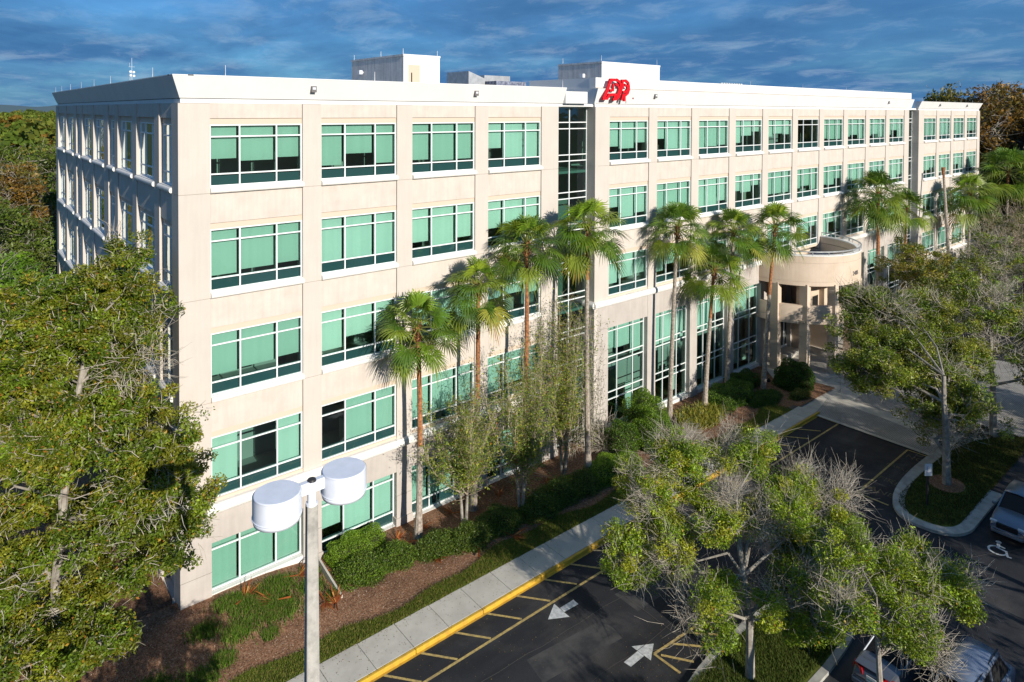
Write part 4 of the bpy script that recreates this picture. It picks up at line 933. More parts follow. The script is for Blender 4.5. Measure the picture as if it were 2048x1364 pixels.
myrtle((18.31, -2.11, -.4), 9.6, 3.8, 'most bare many stemmed tree, beside the clipped bright hedge', 33, 30)
# climbing bare shrub at the corner of the long wing
# ------------------------------------------------------------------ palms
def palm_mesh(seed, nf=30, R_=.84, pet=.98, old=.0):
    rng = np.random.default_rng(seed); Q, Cq = [], []; P0, P1, S0, S1 = [], [], [], []
    for i in range(nf):
        az = i*2.39996+rng.normal()*.15; f = i/nf; el = R(84-f**.9*132+rng.normal()*10)
        L_ = pet*(.75+.35*f)*(1+.1*rng.normal()); d = np.array([math.cos(az)*math.cos(el), math.sin(az)*math.cos(el), math.sin(el)])
        a0 = np.array([math.cos(az)*.07, math.sin(az)*.07, -.25*f]); mid = a0+d*L_*.55; e = mid+(d*1.0+np.array([0, 0, -.28]))*L_*.45
        P0 += [a0, mid]; P1 += [mid, e]; S0 += [.022, .016]; S1 += [.016, .01]
        ax = (e-mid); ax /= np.linalg.norm(ax); side = np.cross(ax, [0, 0, 1.]); side /= np.linalg.norm(side)+1e-6; nn = np.cross(side, ax)
        roll_ = rng.normal()*.35; side, nn = side*math.cos(roll_)+nn*math.sin(roll_), nn*math.cos(roll_)-side*math.sin(roll_)
        ns = 26; ph = np.linspace(-1.95, 1.95, ns); rl = R_*(.72+.28*np.cos(ph*.62))*(1+.06*rng.normal(size=ns))*(1+.08*rng.normal())
        dirs = ax[None]*np.cos(ph)[:, None]+side[None]*np.sin(ph)[:, None]+nn[None]*(.20*np.abs(np.sin(ph)))[:, None]
        tang = -ax[None]*np.sin(ph)[:, None]+side[None]*np.cos(ph)[:, None]
        dph = ph[1]-ph[0]; st = [0.03, .30, .55, .80, 1.0]; wd = [.5, 1.0, .82, .40, .03]
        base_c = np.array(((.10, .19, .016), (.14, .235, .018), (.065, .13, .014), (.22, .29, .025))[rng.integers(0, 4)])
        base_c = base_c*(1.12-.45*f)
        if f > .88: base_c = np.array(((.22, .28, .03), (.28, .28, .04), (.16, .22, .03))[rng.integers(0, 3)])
        if i >= nf-old: base_c = np.array(((.42, .19, .03), (.40, .20, .05))[i % 2])
        prev = None
        for k in range(5):
            r = rl*st[k]; drop = .48*(st[k]**2.6)*(.5+.9*rng.random(ns) if k == 4 else .95)*rl
            c = e[None]+dirs*r[:, None]+np.array([0, 0, -1.])*drop[:, None]; c = c+nn[None]*(((-1)**np.arange(ns))*.012)[:, None]
            hw = (rl*st[2]*dph*.52*wd[k] if k >= 2 else r*dph*.55*wd[k]+.003)[:, None]
            a_, b_ = c-tang*hw, c+tang*hw
            if prev is not None:
                Q.append(np.stack([prev[0], prev[1], b_, a_], 1)); sh = 1+.13*rng.normal(size=(ns, 1)); cc = base_c[None]*sh
                if k == 4: cc = cc*.9+np.array([.30, .28, .08])*.1
                Cq.append(cc)
            prev = (a_, b_)
    PT = tubes_np(np.array(P0), np.array(P1), np.array(S0), np.array(S1), 4)
    Q.append(PT); Cq.append(np.tile(np.array([[.22, .25, .06]]), (len(PT), 1)))
    return np.concatenate(Q), np.clip(np.concatenate(Cq), .004, 1)
PM = []
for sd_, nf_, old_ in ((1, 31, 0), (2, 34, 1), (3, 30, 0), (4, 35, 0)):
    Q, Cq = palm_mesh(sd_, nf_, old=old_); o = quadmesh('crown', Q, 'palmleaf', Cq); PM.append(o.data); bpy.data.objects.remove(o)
def palm(base, top, var, label, sc=1.0, red=(.55, 1.), r0=.16, rz=0, lean=None, dead=False):
    base = Vector(base); top = Vector(top); e = empty('fan_palm', base, label, 'palm tree', 'tall fan palms in front of the building')
    n = 14; h = top-base; pts = []
    for i in range(n+1):
        t = i/n; p = h*t; bend = math.sin(t*math.pi)*.12; pts.append(Vector((p.x+bend*(1 if lean is None else lean), p.y, p.z)))
    rng = random.Random(int(base.x*10))
    def seg(i0, i1, name, m):
        P0 = []; P1 = []; A0 = []; A1 = []
        for i in range(i0, i1):
            for k in range(3):
                a = pts[i]+(pts[i+1]-pts[i])*(k/3); b = pts[i]+(pts[i+1]-pts[i])*((k+1)/3); t = (i+k/3)/n
                r = r0*(1-.42*t)+(.05*(1-t*8) if t < .12 else 0); P0.append(a); P1.append(b); A0.append(r*(1+.07*rng.random())); A1.append(r*.97)
        return quadmesh(name, tubes_np(np.array([tuple(p) for p in P0]), np.array([tuple(p) for p in P1]), np.array(A0), np.array(A1), 10), m, None, e)
    k = int(n*red[0]); seg(0, k, 'trunk', 'palmbark')
    seg(k, n, 'upper_trunk', 'palmred')
    if not dead:
        c = bpy.data.objects.new('crown', PM[var]); COL.objects.link(c); c.parent = e; c.location = pts[-1]; c.rotation_euler = (0, 0, rz); c.scale = (sc*1.24,)*3
        # boots and hanging old stalks under the crown
        rg = np.random.default_rng(int(base.x*7)); m = 60; th = rg.random(m)*6.283; z = -rg.random(m)*.9
        a = np.stack([np.cos(th)*.09, np.sin(th)*.09, z], 1)+np.array(tuple(pts[-1])); b = a+np.stack([np.cos(th)*.14, np.sin(th)*.14, .10+.1*rg.random(m)], 1)
        quadmesh('leaf_base', tubes_np(a, b, np.full(m, .025), np.full(m, .012), 4), 'palmred', None, e)
    else:
        mb = MB(); t = pts[-1]
        for q in range(9):
            a = q*.7; mb.tube((t.x, t.y, t.z-.3), (t.x+.16*math.cos(a), t.y+.16*math.sin(a), t.z+.1+.05*math.sin(q*3)), .06, .05, 5)
        mb.tube((t.x, t.y, t.z-.6), (t.x, t.y, t.z+.05), .13, .2, 9); mb.build('dead_head', 'palmred', e)
    return e
palm((9.69, -1.45, -.4), (9.60, -1.50, 9.45), 0, 'shortest leftmost fan palm with an orange brown upper trunk', 1.0, (.45, 1), rz=.4)
palm((12.95, -1.25, -.45), (12.75, -1.85, 10.85), 1, 'fan palm with a hanging orange dead frond against the third bay', .92, (.5, 1), rz=1.7)
palm((15.9, -1.55, -.45), (15.95, -1.72, 12.45), 3, 'tall fan palm with a bright orange trunk before the fourth bay', .98, (.45, 1), rz=2.6)
palm((19.25, -3.0, -.42), (19.5, -2.62, 13.05), 1, 'broad fan palm in front of the narrow glass strip', 1.06, (.84, 1), rz=4.0, lean=-1)
palm((28.15, -1.5, -.42), (28.35, -1.85, 12.0), 3, 'fan palm with a smooth grey trunk behind the clipped dome bushes', 1.0, (.93, 1), rz=5.1, lean=-.5)
palm((31.2, -2.0, -.42), (32.0, -2.1, 8.9), 2, 'lower fan palm with a dark brown upper trunk, over the yellow green plants', 1.12, (.66, 1), rz=.9, lean=-.6)
palm((34.7, -1.4, -.42), (34.9, -1.7, 11.0), 1, 'fan palm with a grey trunk growing out of the clipped hedge', 1.1, (.95, 1), rz=2.0, lean=-.3)
palm((37.4, -2.6, -.42), (38.6, -2.7, 11.1), 0, 'fan palm with a reddish upper trunk beside the entrance drum', 1.1, (.6, 1), rz=3.2, lean=-1)
palm((54.6, -3.2, -.42), (56.0, -2.7, 12.1), 3, 'largest fan palm to the right of the entrance drum', 1.35, (.6, 1), rz=.3, r0=.2)
palm((60.8, -3.0, -.42), (61.6, -2.9, 10.4), 2, 'smaller fan palm in front of the narrow far glass strip', 1.15, (.6, 1), rz=1.2)
palm((70.3, -4.0, -.42), (72.9, -2.3, 13.3), 0, 'dead palm trunk without fronds, its top a bare brown stump', 1, (.93, 1), dead=True, r0=.2)
palm((76.5, -3.6, -.42), (77.5, -3.4, 10.6), 1, 'fan palm with a full crown right behind the dead palm trunk', 1.55, (.9, 1), rz=4)
palm((86.0, -4.5, -.42), (87.5, -4.3, 12.6), 3, 'farthest fan palm, at the right end of the building', 1.75, (.9, 1), rz=5)
palm((62.0, -22.5, -.42), (62.6, -21.6, 10.3), 2, 'dark fan palm cut by the right edge of the picture', 1.6, (.9, 1), rz=5.6)
# ------------------------------------------------------------------ shrubs
def shrub(name, loc, rx, ry, rz_, label, n, cols, ls=.035, cat='shrub', boxy=0., rot=0, group=None, leafm='leaf', bump=.10, seed=1, ragged=0.):
    rng = np.random.default_rng(seed); u = unit(rng, n); u[:, 2] = np.abs(u[:, 2])
    if boxy:
        p = 2+boxy*8; nn = (np.abs(u)**p).sum(1)**(1/p); u = u/nn[:, None]
    fr = 1+bump*np.sin(u[:, 0]*5.1+seed)*np.cos(u[:, 1]*4.3+seed*2)+bump*.6*np.sin(u[:, 2]*9+u[:, 0]*7)
    f = (1-.16*rng.random(n)**1.5)*fr*(1+ragged*np.abs(rng.normal(size=n)))
    P = u*f[:, None]*np.array([rx, ry, rz_]); P[:, 2] *= 1; c, s = math.cos(rot), math.sin(rot); P = np.stack([P[:, 0]*c-P[:, 1]*s, P[:, 0]*s+P[:, 1]*c, P[:, 2]], 1)
    e = empty(name, loc, label, cat, group)
    quadmesh('foliage', leaf_quads(P, ls, rng, up=.3), leafm, pick(rng, n, cols, .22), e)
    m = 700; i = np.arange(m); z = (i+.5)/m; th = i*2.39996; q = np.stack([np.sqrt(1-z*z)*np.cos(th), np.sqrt(1-z*z)*np.sin(th), z], 1)
    # inner twigs as short tubes
    d = unit(rng, 500); d[:, 2] = np.abs(d[:, 2]); d *= np.array([rx, ry, rz_])*.93; d = np.stack([d[:, 0]*c-d[:, 1]*s, d[:, 0]*s+d[:, 1]*c, d[:, 2]], 1)
    quadmesh('stems', tubes_np(d*.05, d*.93, np.full(500, .012), np.full(500, .005), 3), 'barkd', None, e)
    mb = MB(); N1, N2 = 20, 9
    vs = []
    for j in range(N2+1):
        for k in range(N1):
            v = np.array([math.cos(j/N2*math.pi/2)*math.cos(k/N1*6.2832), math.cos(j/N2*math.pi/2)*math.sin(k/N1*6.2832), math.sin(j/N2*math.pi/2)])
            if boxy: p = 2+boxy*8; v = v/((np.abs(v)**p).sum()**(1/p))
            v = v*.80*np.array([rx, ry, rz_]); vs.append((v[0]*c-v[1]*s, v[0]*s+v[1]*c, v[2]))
    mb.add(vs, [(j*N1+k, j*N1+(k+1) % N1, (j+1)*N1+(k+1) % N1, (j+1)*N1+k) for j in range(N2) for k in range(N1)]); mb.build('shade_core', 'hull', e, smooth=True)  # solid dark dome behind the leaves, coloured as their inner shade
    return e
HG = [(.19, .32, .02), (.25, .38, .024), (.14, .25, .016)]; DG = [(.09, .15, .018), (.12, .19, .02), (.06, .11, .014), (.15, .19, .03)]; BG = [(.055, .12, .012), (.08, .16, .016), (.04, .09, .010)]
shrub('hedge', (7.0, -.62, -.45), 1.30, .62, .78, 'clipped bright green hedge under the second bay, nearest the lamp post', 17000, HG, .028, 'hedge', boxy=.45, rot=.05, seed=2)
shrub('shrub', (6.6, -1.95, -.4), 1.05, .95, .5, 'low ragged green shrub in front of the clipped hedge nearest the lamp post', 11000, DG+HG[:1], .036, seed=3, ragged=.12)
shrub('shrub', (8.1, -2.15, -.4), .95, .75, .5, 'low green shrub just right of the shrub in front of the clipped hedge', 9000, DG+HG[:1], .036, seed=4, ragged=.12)
for i, (x, y, rx, ry, h, lb) in enumerate([(9.9, -2.7, 1.0, .75, .6, 'low dark shrub at the foot of the shortest palm'), (11.4, -3.2, 1.1, .8, .65, 'low dark shrub before the leafiest thin stemmed tree'), (13.0, -3.1, 1.2, .9, .7, 'dark shrub between the two nearest many stemmed trunks'),
        (15.3, -3.5, 1.2, .85, .75, 'dark shrub just right of the middle many stemmed tree'), (16.8, -3.3, 1.2, .9, .8, 'thick dark shrub behind the mulch where the sidewalk is striped by shade'), (18.5, -3.4, 1.2, .85, .75, 'dark shrub below the clipped hedge by the most bare tree')]):
    shrub('shrub', (x, y, -.42), rx, ry, h, lb, 9000, DG, .038, seed=20+i, ragged=.1, group='dark shrubs in a row along the bed')
shrub('hedge', (20.6, -3.5, -.42), 1.7, .95, .85, 'wide clipped bright green hedge between the bare tree and the oak crown', 20000, HG, .032, 'hedge', boxy=.35, rot=-.1, seed=8)
shrub('dome_bush', (23.2, -1.9, -.42), 1.05, .95, 1.5, 'smaller clipped dome bush, left of the two biggest', 12000, BG+HG[:1], .036, 'bush', boxy=.1, seed=9)
shrub('dome_bush', (24.9, -2.7, -.42), 1.25, 1.15, 1.95, 'big clipped dome bush in front, against the corner of the long wing', 18000, HG[:2]+BG[:2], .036, 'bush', boxy=.1, seed=10)
shrub('dome_bush', (25.7, -1.5, -.42), 1.35, 1.1, 2.5, 'tallest clipped dome bush, close under the tall windows', 18000, HG[:2]+BG[:2], .036, 'bush', boxy=.1, seed=11)
shrub('hedge', (33.5, -2.3, -.42), 2.0, 1.05, 1.05, 'clipped dark green hedge around the foot of two palms, left of the entrance', 22000, BG+HG[:1], .038, 'hedge', boxy=.4, rot=.05, seed=12)
shrub('hedge', (36.4, -1.5, -.42), 1.6, .8, .9, 'rear dark hedge between the clipped hedge and the entrance drum', 14000, BG, .04, 'hedge', boxy=.3, seed=13)
shrub('shrub', (35.6, -3.7, -.42), 1.6, .8, .45, 'dark low ground shrubs in the shade near the entrance walk', 9000, BG, .045, seed=14, ragged=.12)
shrub('dome_bush', (39.6, -3.7, -.42), 1.45, 1.3, 1.75, 'round dark green bush in front of the entrance columns', 19000, BG, .042, 'bush', boxy=.05, seed=15)
shrub('shrub', (37.9, -5.0, -.42), .9, .5, .5, 'small yellow green shrub at the corner of the entrance walk', 4500, [(.16, .17, .03), (.10, .13, .02)], .045, seed=16, ragged=.15)
# strap leaved yellow green plants
def straps(loc, rx, ry, n, h, cols, label, name='croton', wdt=.022, seed=5):
    rng = np.random.default_rng(seed); c = np.stack([rng.uniform(-rx, rx, n), rng.uniform(-ry, ry, n), np.zeros(n)], 1); k = (c[:, 0]/rx)**2+(c[:, 1]/ry)**2 < 1; c = c[k]; n = len(c)
    az = rng.random(n)*6.283; ln = h*(.6+.6*rng.random(n)); d = np.stack([np.cos(az), np.sin(az), np.zeros(n)], 1); s = np.stack([-np.sin(az), np.cos(az), np.zeros(n)], 1); Q = []
    lean = (.25+.5*rng.random(n))[:, None]; ln = ln[:, None]; w = wdt*(.7+.6*rng.random(n))[:, None]; Z = np.array([0, 0, 1.])
    p = [c, c+Z*ln*.5+d*ln*lean*.4, c+Z*ln*.85+d*ln*lean*.9, c+Z*ln*.85+d*ln*lean*1.5]; ww = [w*.5, w, w*.8, w*.1]
    for i in range(3): Q.append(np.stack([p[i]-s*ww[i], p[i]+s*ww[i], p[i+1]+s*ww[i+1], p[i+1]-s*ww[i+1]], 1))
    col = pick(rng, n, cols, .2); e = empty(name, loc, label, 'plant'); quadmesh('foliage', np.concatenate(Q), 'leaf', np.concatenate([col]*3), e); return e
straps((29.6, -2.75, -.42), 2.0, 1.1, 1500, .62, [(.22, .24, .025), (.30, .28, .03), (.14, .18, .02), (.36, .30, .04)], 'yellow green long leaved plants under the palm with the dark trunk')
# brown dry shrub
rngd = np.random.default_rng(77); 
def drybush(loc, r, label, n=900, seed=1, cat='shrub'):
    rg = np.random.default_rng(seed); d = unit(rg, n); d[:, 2] = np.abs(d[:, 2])*.8; a = d*r*rg.uniform(.1, .6, (n, 1)); b = a+(d+rg.normal(size=(n, 3))*.5)*r*.45
    e = empty('dry_shrub', loc, label, cat); quadmesh('twigs', tubes_np(a, b, np.full(n, .010), np.full(n, .004), 3), 'twig', None, e)
    m = 1500; P = b[rg.integers(0, n, m)]+rg.normal(size=(m, 3))*.05; quadmesh('leaves', leaf_quads(P, .03, rg), 'leaf', pick(rg, m, [(.12, .12, .04), (.18, .14, .07), (.08, .10, .02)]), e)
drybush((26.6, -4.1, -.4), 1.1, 'grey brown dry shrub on the mulch in front of the yellow green plants', 1500, 3)
drybush((22.7, -1.0, -.4), 1.6, 'tangle of bare grey branches at the corner of the long wing', 1200, 4)
# climbing stems over the corner column
rg = np.random.default_rng(12); P0, P1 = [], []; tp = []
for q in range(34):
    c = np.array([rg.uniform(-1.9, 1.4), rg.uniform(-.3, .2), 0]); hh = rg.uniform(3.5, 8.3); n = 14
    for k in range(n):
        e_ = c+np.array([rg.normal()*.10, rg.normal()*.05, hh/n]); P0.append(c); P1.append(e_); 
        if rg.random() < .7: t_ = e_+np.array([rg.normal()*.4, rg.normal()*.2, .25]); P0.append(e_); P1.append(t_); tp.append(t_)
        c = e_; tp.append(c)
e = empty('climbing_shrub', (21.3, -.9, -.4), 'tall leafless tangle of thin brown stems against the lower glass strip', 'shrub')
quadmesh('stems', tubes_np(np.array(P0), np.array(P1), np.full(len(P0), .014), np.full(len(P0), .008), 3), 'twig', None, e)
tp = np.array(tp); P = tp[rg.integers(0, len(tp), 1600)]+rg.normal(size=(1600, 3))*.1; quadmesh('leaves', leaf_quads(P, .045, rg), 'leaf', pick(rg, 1600, [(.10, .14, .03), (.07, .10, .02)]), e)
# fallen palm fronds
ff = None
FRL = ['dry orange frond in the long grass below the first bay window', 'dry orange frond between the grass tufts nearest the building corner', 'dry frond on the bark left of the sloping retaining wall', 'dry frond at the low end of the sloping retaining wall', 'dry frond at the high end of the sloping retaining wall', 'dry frond between the clipped hedge and the wall pillar', 'curled red frond at the base of the shortest palm', 'orange frond in front of the shortest palm trunk', 'pale upright frond by the lawn edge under the leafiest thin stemmed tree', 'dark red frond at the lawn edge between two dark shrubs', 'orange frond on the low shrub before the shortest palm', 'bright orange frond behind the dark shrubs near the bare tree', 'orange frond at the trunk of the most bare tree', 'tan frond at the lawn edge below the wide clipped hedge', 'red frond beside the grey brown dry shrub', 'dry frond against the wall at the end of the first bay', 'dark frond against the wall below the third bay', 'dark frond close to the wall below the fourth bay', 'red frond against the wall right of the shortest palm']
for i, (x, y, a) in enumerate([(2.1, -.9, .3), (3.0, -1.7, 1.2), (4.6, -2.7, 2.2), (4.9, -3.1, .6), (5.3, -.9, 1.0), (8.9, -.9, .2), (9.3, -1.4, 1.9), (8.8, -1.9, .9), (11.2, -4.0, .5), (13.0, -4.2, 2.4), (9.6, -3.3, 2.0), (17.3, -1.9, .4), (18.0, -2.5, 1.3), (20.1, -4.5, .2), (26.9, -3.2, .8), (4.3, -.8, 2.8), (12.0, -.9, 1.1), (14.6, -1.2, .4), (10.4, -.8, 2.2)]):
    if ff is None:
        rg = np.random.default_rng(2); n = 16; ph = np.linspace(-.8, .8, n); L0 = .34*(1+.15*rg.normal(size=n)); d = np.stack([np.cos(ph), np.sin(ph), .3+.25*rg.normal(size=n)], 1); s = np.stack([-np.sin(ph), np.cos(ph), np.zeros(n)], 1)
        p0 = d*.03; p1 = d*L0[:, None]*.55; p2 = d*L0[:, None]; Q = np.concatenate([np.stack([p0-s*.006, p0+s*.006, p1+s*.02, p1-s*.02], 1), np.stack([p1-s*.02, p1+s*.02, p2+s*.004, p2-s*.004], 1)])
        Q = np.concatenate([Q, tubes_np(np.array([[0, 0, .02]]), np.array([[-.32, .03, .03]]), np.array([.014]), np.array([.02]), 4)])
        col = pick(rg, len(Q), [(.42, .13, .035), (.34, .09, .03), (.5, .24, .08)], .15); o = quadmesh('fallen_frond', Q, 'leafm', col); ff = o
    else: o = ff.copy(); COL.objects.link(o)
    o.location = (x, y, bedh(x, y)+.03); o.rotation_euler = (.1, .12, a*2.2); o.scale = (1.55+.4*math.sin(i),)*3
    tag(o, FRL[i], 'palm frond', 'fallen palm fronds on the bed')
# ------------------------------------------------------------------ woodland behind
TW_ = []
def proto_tree(seed, h, w, cols, name='woodland_tree', bare=.05, nclump=150, nleaf=60, ls=.16, conic=False):
    rg = np.random.default_rng(seed); blobs = []
    for i in range(9):
        z = h*(.35+.55*rg.random()); f = (1-.75*(z/h-.3)) if conic else math.sin(min(1, (z/h-.15)/.85)*math.pi)**.5
        a = rg.random()*6.283; r = w*.5*f*rg.random(); blobs.append((r*math.cos(a), r*math.sin(a), z, w*.32*f+.5, w*.32*f+.5, h*.12))
    blobs.append((0, 0, h*.88, w*.25, w*.25, h*.12))
    W, TWm, LQ, col = tree_parts(seed, [(0, 0, 0), (.1, 0, h*.3), (.1, .2, h*.6), (0, .1, h*.9)], blobs, nclump, nleaf, ls, cols, bare=bare, lump=(34, 1.35), clump_r=.85, twigs=2, baretw=4, twig_r=.022, twig_len=.75, trunk_r=.28, shell=.45)
    ms = []
    for nm, q, m, c in (('trunk', W, 'barkd', None), ('branches', TWm, 'bark', None), ('crown', LQ, 'leaf', col)):
        o = quadmesh(nm, q, m, c); ms.append((nm, o.data)); bpy.data.objects.remove(o)
    return ms
GR = [(.11, .16, .02), (.08, .125, .016), (.14, .18, .025)]; BR = [(.12, .25, .018), (.16, .28, .02), (.09, .18, .014)]; RU = [(.20, .12, .02), (.16, .13, .022), (.25, .13, .02)]; OL = [(.16, .17, .025), (.12, .14, .02), (.20, .18, .03)]
PR = {'g': proto_tree(41, 11, 8, GR), 'b': proto_tree(42, 10, 8, BR, bare=.02), 'r': proto_tree(43, 13, 6, RU, conic=True, bare=.1), 'o': proto_tree(44, 12, 7, OL, bare=.12), 'd': proto_tree(45, 14, 9, [(.035, .06, .012), (.05, .08, .015)], nclump=190)}
def wood(kind, x, y, s, label, sz=1., rz=0, group='trees beyond the building'):
    e = empty('woodland_tree', (x, y, -.45), label, 'tree', group, rz); e.scale = (s, s, s*sz)
    for nm, me in PR[kind]: o = bpy.data.objects.new(nm, me); COL.objects.link(o); o.parent = e
# left rear
for a in [('b', -4.6, 27, .85, 1.0, .3, 'bright green tree closest behind the big left tree'), ('b', -4.2, 34.5, .9, .98, 1.2, 'bright green tree beside the far half of the side wall'), ('g', -3.9, 42, .95, 1.05, 2.2, 'mid green tree just past the rear corner of the side wall'),
          ('b', -8.2, 31, 1.0, .95, 2.9, 'low bright green tree cut by the left edge'), ('r', -2.6, 50, 1.0, 1.08, .6, 'tallest rusty orange tree at the left edge'), ('r', -5.2, 57, 1.1, 1.0, 1.6, 'paler rusty orange tree cut by the left edge of the picture'),
          ('o', .6, 57, 1.0, 1.05, 2.4, 'olive tree with bare branches right of the rusty orange tree'), ('g', 2.6, 64, 1.15, 1.08, 3.1, 'large green tree touching the far end of the side wall'), ('d', -2.0, 70, 1.0, 1.0, .2, 'dark green tree behind the rusty orange trees'),
          ('o', 1.4, 80, 1.15, 1.0, 1.1, 'olive tree just below the skyline beside the building'), ('g', -2.6, 86, 1.2, 1.05, 2.0, 'green tree just below the skyline at the left edge'), ('g', 5.5, 88, 1.2, 1.05, 4.0, 'green crown showing last before the roof edge at the left')]:
    wood(a[0], a[1], a[2], a[3], a[6], a[4], a[5], 'trees beyond the side wall')
# right rear
for a in [('r', 98, 2, 1.6, 1.08, .3, 'rusty topped tree rising just past the end of the building'), ('o', 101, 4.2, 1.5, 1.22, 1.3, 'olive crown on the skyline left of the tallest rusty tree'), ('r', 106, -1, 1.62, 1.09, 2.3, 'tall rusty brown tree on the right skyline'), ('d', 104, -8, 1.6, 1.0, .9, 'dark tree with a dense shadowed crown at the right'),
          ('g', 97, -3.5, 1.25, .95, 1.9, 'green tree at the end wall of the building'), ('b', 98, -10, 1.1, .9, 2.8, 'brighter green tree low down beyond the far palm'), ('g', 106, -15, 1.7, 1.2, 3.5, 'green tree on the skyline cut by the right edge'), ('r', 114, -10, 1.6, 1.14, 4.1, 'rusty crown behind the green trees near the right edge'),
          ('d', 92, -14, 1.1, .9, .5, 'dark low tree behind the bushy tree at the far end of the lot'), ('g', 88, -19, 1.15, .9, 1.5, 'green tree above the palm at the right edge'), ('b', 80, -20, .95, .85, 2.5, 'bright leafy tree low at the right edge'), ('d', 112, 2, 1.75, .98, 3.0, 'dark crown between the two rusty crowns'), ('d', 100, -13, 1.3, 1.0, 5, 'dark crown filling the gap right of the farthest palm')]:
    wood(a[0], a[1], a[2], a[3], a[6], a[4], a[5], 'trees beyond the far wing')
wood('b', 88, 62, 1.75, 'single green tree top showing over the roof between the penthouses', 1.15, 0, 'trees beyond the building')
# trees across the lot and west of the lot: they shade the lot and show in the glass
for a in [('g', 27, -27, .72, 1., .3), ('o', 33.5, -25, .66, 1., 1.3), ('g', 40, -27.5, .75, 1., 2.3), ('o', 20, -29, .7, 1., 3.1), ('g', 47, -26, .7, 1., .9), ('o', 30, -33, .8, 1., 4.0), ('g', 9, -31, .62, 1, 2), ('d', 31.5, -29.5, .72, 1.1, 1), ('d', 35.5, -30, .7, 1, 2), ('d', 24.5, -28.5, .6, 1, 2), ('d', -2.7, -12.6, .46, 1, 2)]:  # last one is added out of view to darken the bed at the left
    wood(a[0], a[1], a[2], a[3], 'tree outside the view whose shadow falls across the car park', a[4], a[5], 'trees shading the car park')
# far canopy
rg = np.random.default_rng(99)
def canopy(name, x0, x1, y0, y1, n, h, cols, label, keep=None):
    x = rg.uniform(x0, x1, n); y = rg.uniform(y0, y1, n)
    if keep is not None: k = keep(x, y); x, y = x[k], y[k]
    n = len(x); hh = h*(.8+.25*np.sin(x*.09+1)*np.cos(y*.07)+.12*rg.normal(size=n)); per = 70
    c = np.stack([x, y, hh], 1); r = 2.0+1.6*rg.random(n); idx = np.repeat(np.arange(n), per); u = unit(rg, len(idx)); u[:, 2] = np.abs(u[:, 2])*1.2-.25
    P = c[idx]+u*r[idx][:, None]*np.array([1, 1, .95])
    base = np.array(cols); cc = base[rg.integers(0, len(base), n)]; col = cc[idx]*(1+.2*rg.normal(size=(len(idx), 1)))
    o = quadmesh(name, leaf_quads(P, .55, rg, aspect=.7), 'leafm', np.clip(col, .004, 1)); o['kind'] = 'stuff'; tag(o, label, 'woodland')
canopy('distant_woodland', -40, 110, 95, 900, 9000, 12.5, GR+OL+RU[:1]+GR, 'unbroken green and brown woodland stretching to the left horizon', lambda x, y: (x > -6.6+.035*(y+27)-12) & (x < -6.6+.11*(y+27)+12) & (rg.random(len(x)) < 1.2-y/1100))
canopy('far_woodland', 112, 230, -45, 90, 1400, 14, GR+OL+RU, 'mixed green and rusty woodland behind the trees at the right')
mb = MB(); n = 60; vs = []
for i in range(n+1):
    x = -2200+3600*i/n; h = 20+13*math.sin(i*.7)**2+9*math.sin(i*.31+1)**2; vs += [(x, 2600, -1), (x, 2620, h), (x, 3100, h*.9), (x, 3120, -1)]
mb.add(vs, [(i*4+k, (i+1)*4+k, (i+1)*4+k+1, i*4+k+1) for i in range(n) for k in range(3)]); M['hill'] = pmat('haze blue woodland', (.045, .075, .10), 1.); o = mb.build('hills', 'hill'); o['kind'] = 'structure'  # distance haze is put into the blue of the hills
# pylons on the horizon
for i, (x, y, lb, w_) in enumerate([(-32, 230, 'slim pale mast standing above the woods at the left', 0), (-24, 232, 'twin legged pale power pylon right of the slim mast', 1)]):
    mb = MB()
    if w_: mb.tube((-1.4, 0, 0), (-1.4, 0, 20.6), .22, .18, 6); mb.tube((1.4, 0, 0), (1.4, 0, 20.6), .22, .18, 6); mb.tube((-3, 0, 20.2), (3, 0, 20.2), .2, .2, 6)
    else: mb.tube((0, 0, 0), (0, 0, 20.8), .38, .3, 6)
    o = mb.build('power_pylon', 'plastic'); o.location = (x, y, -.4); tag(o, lb, 'pylon')
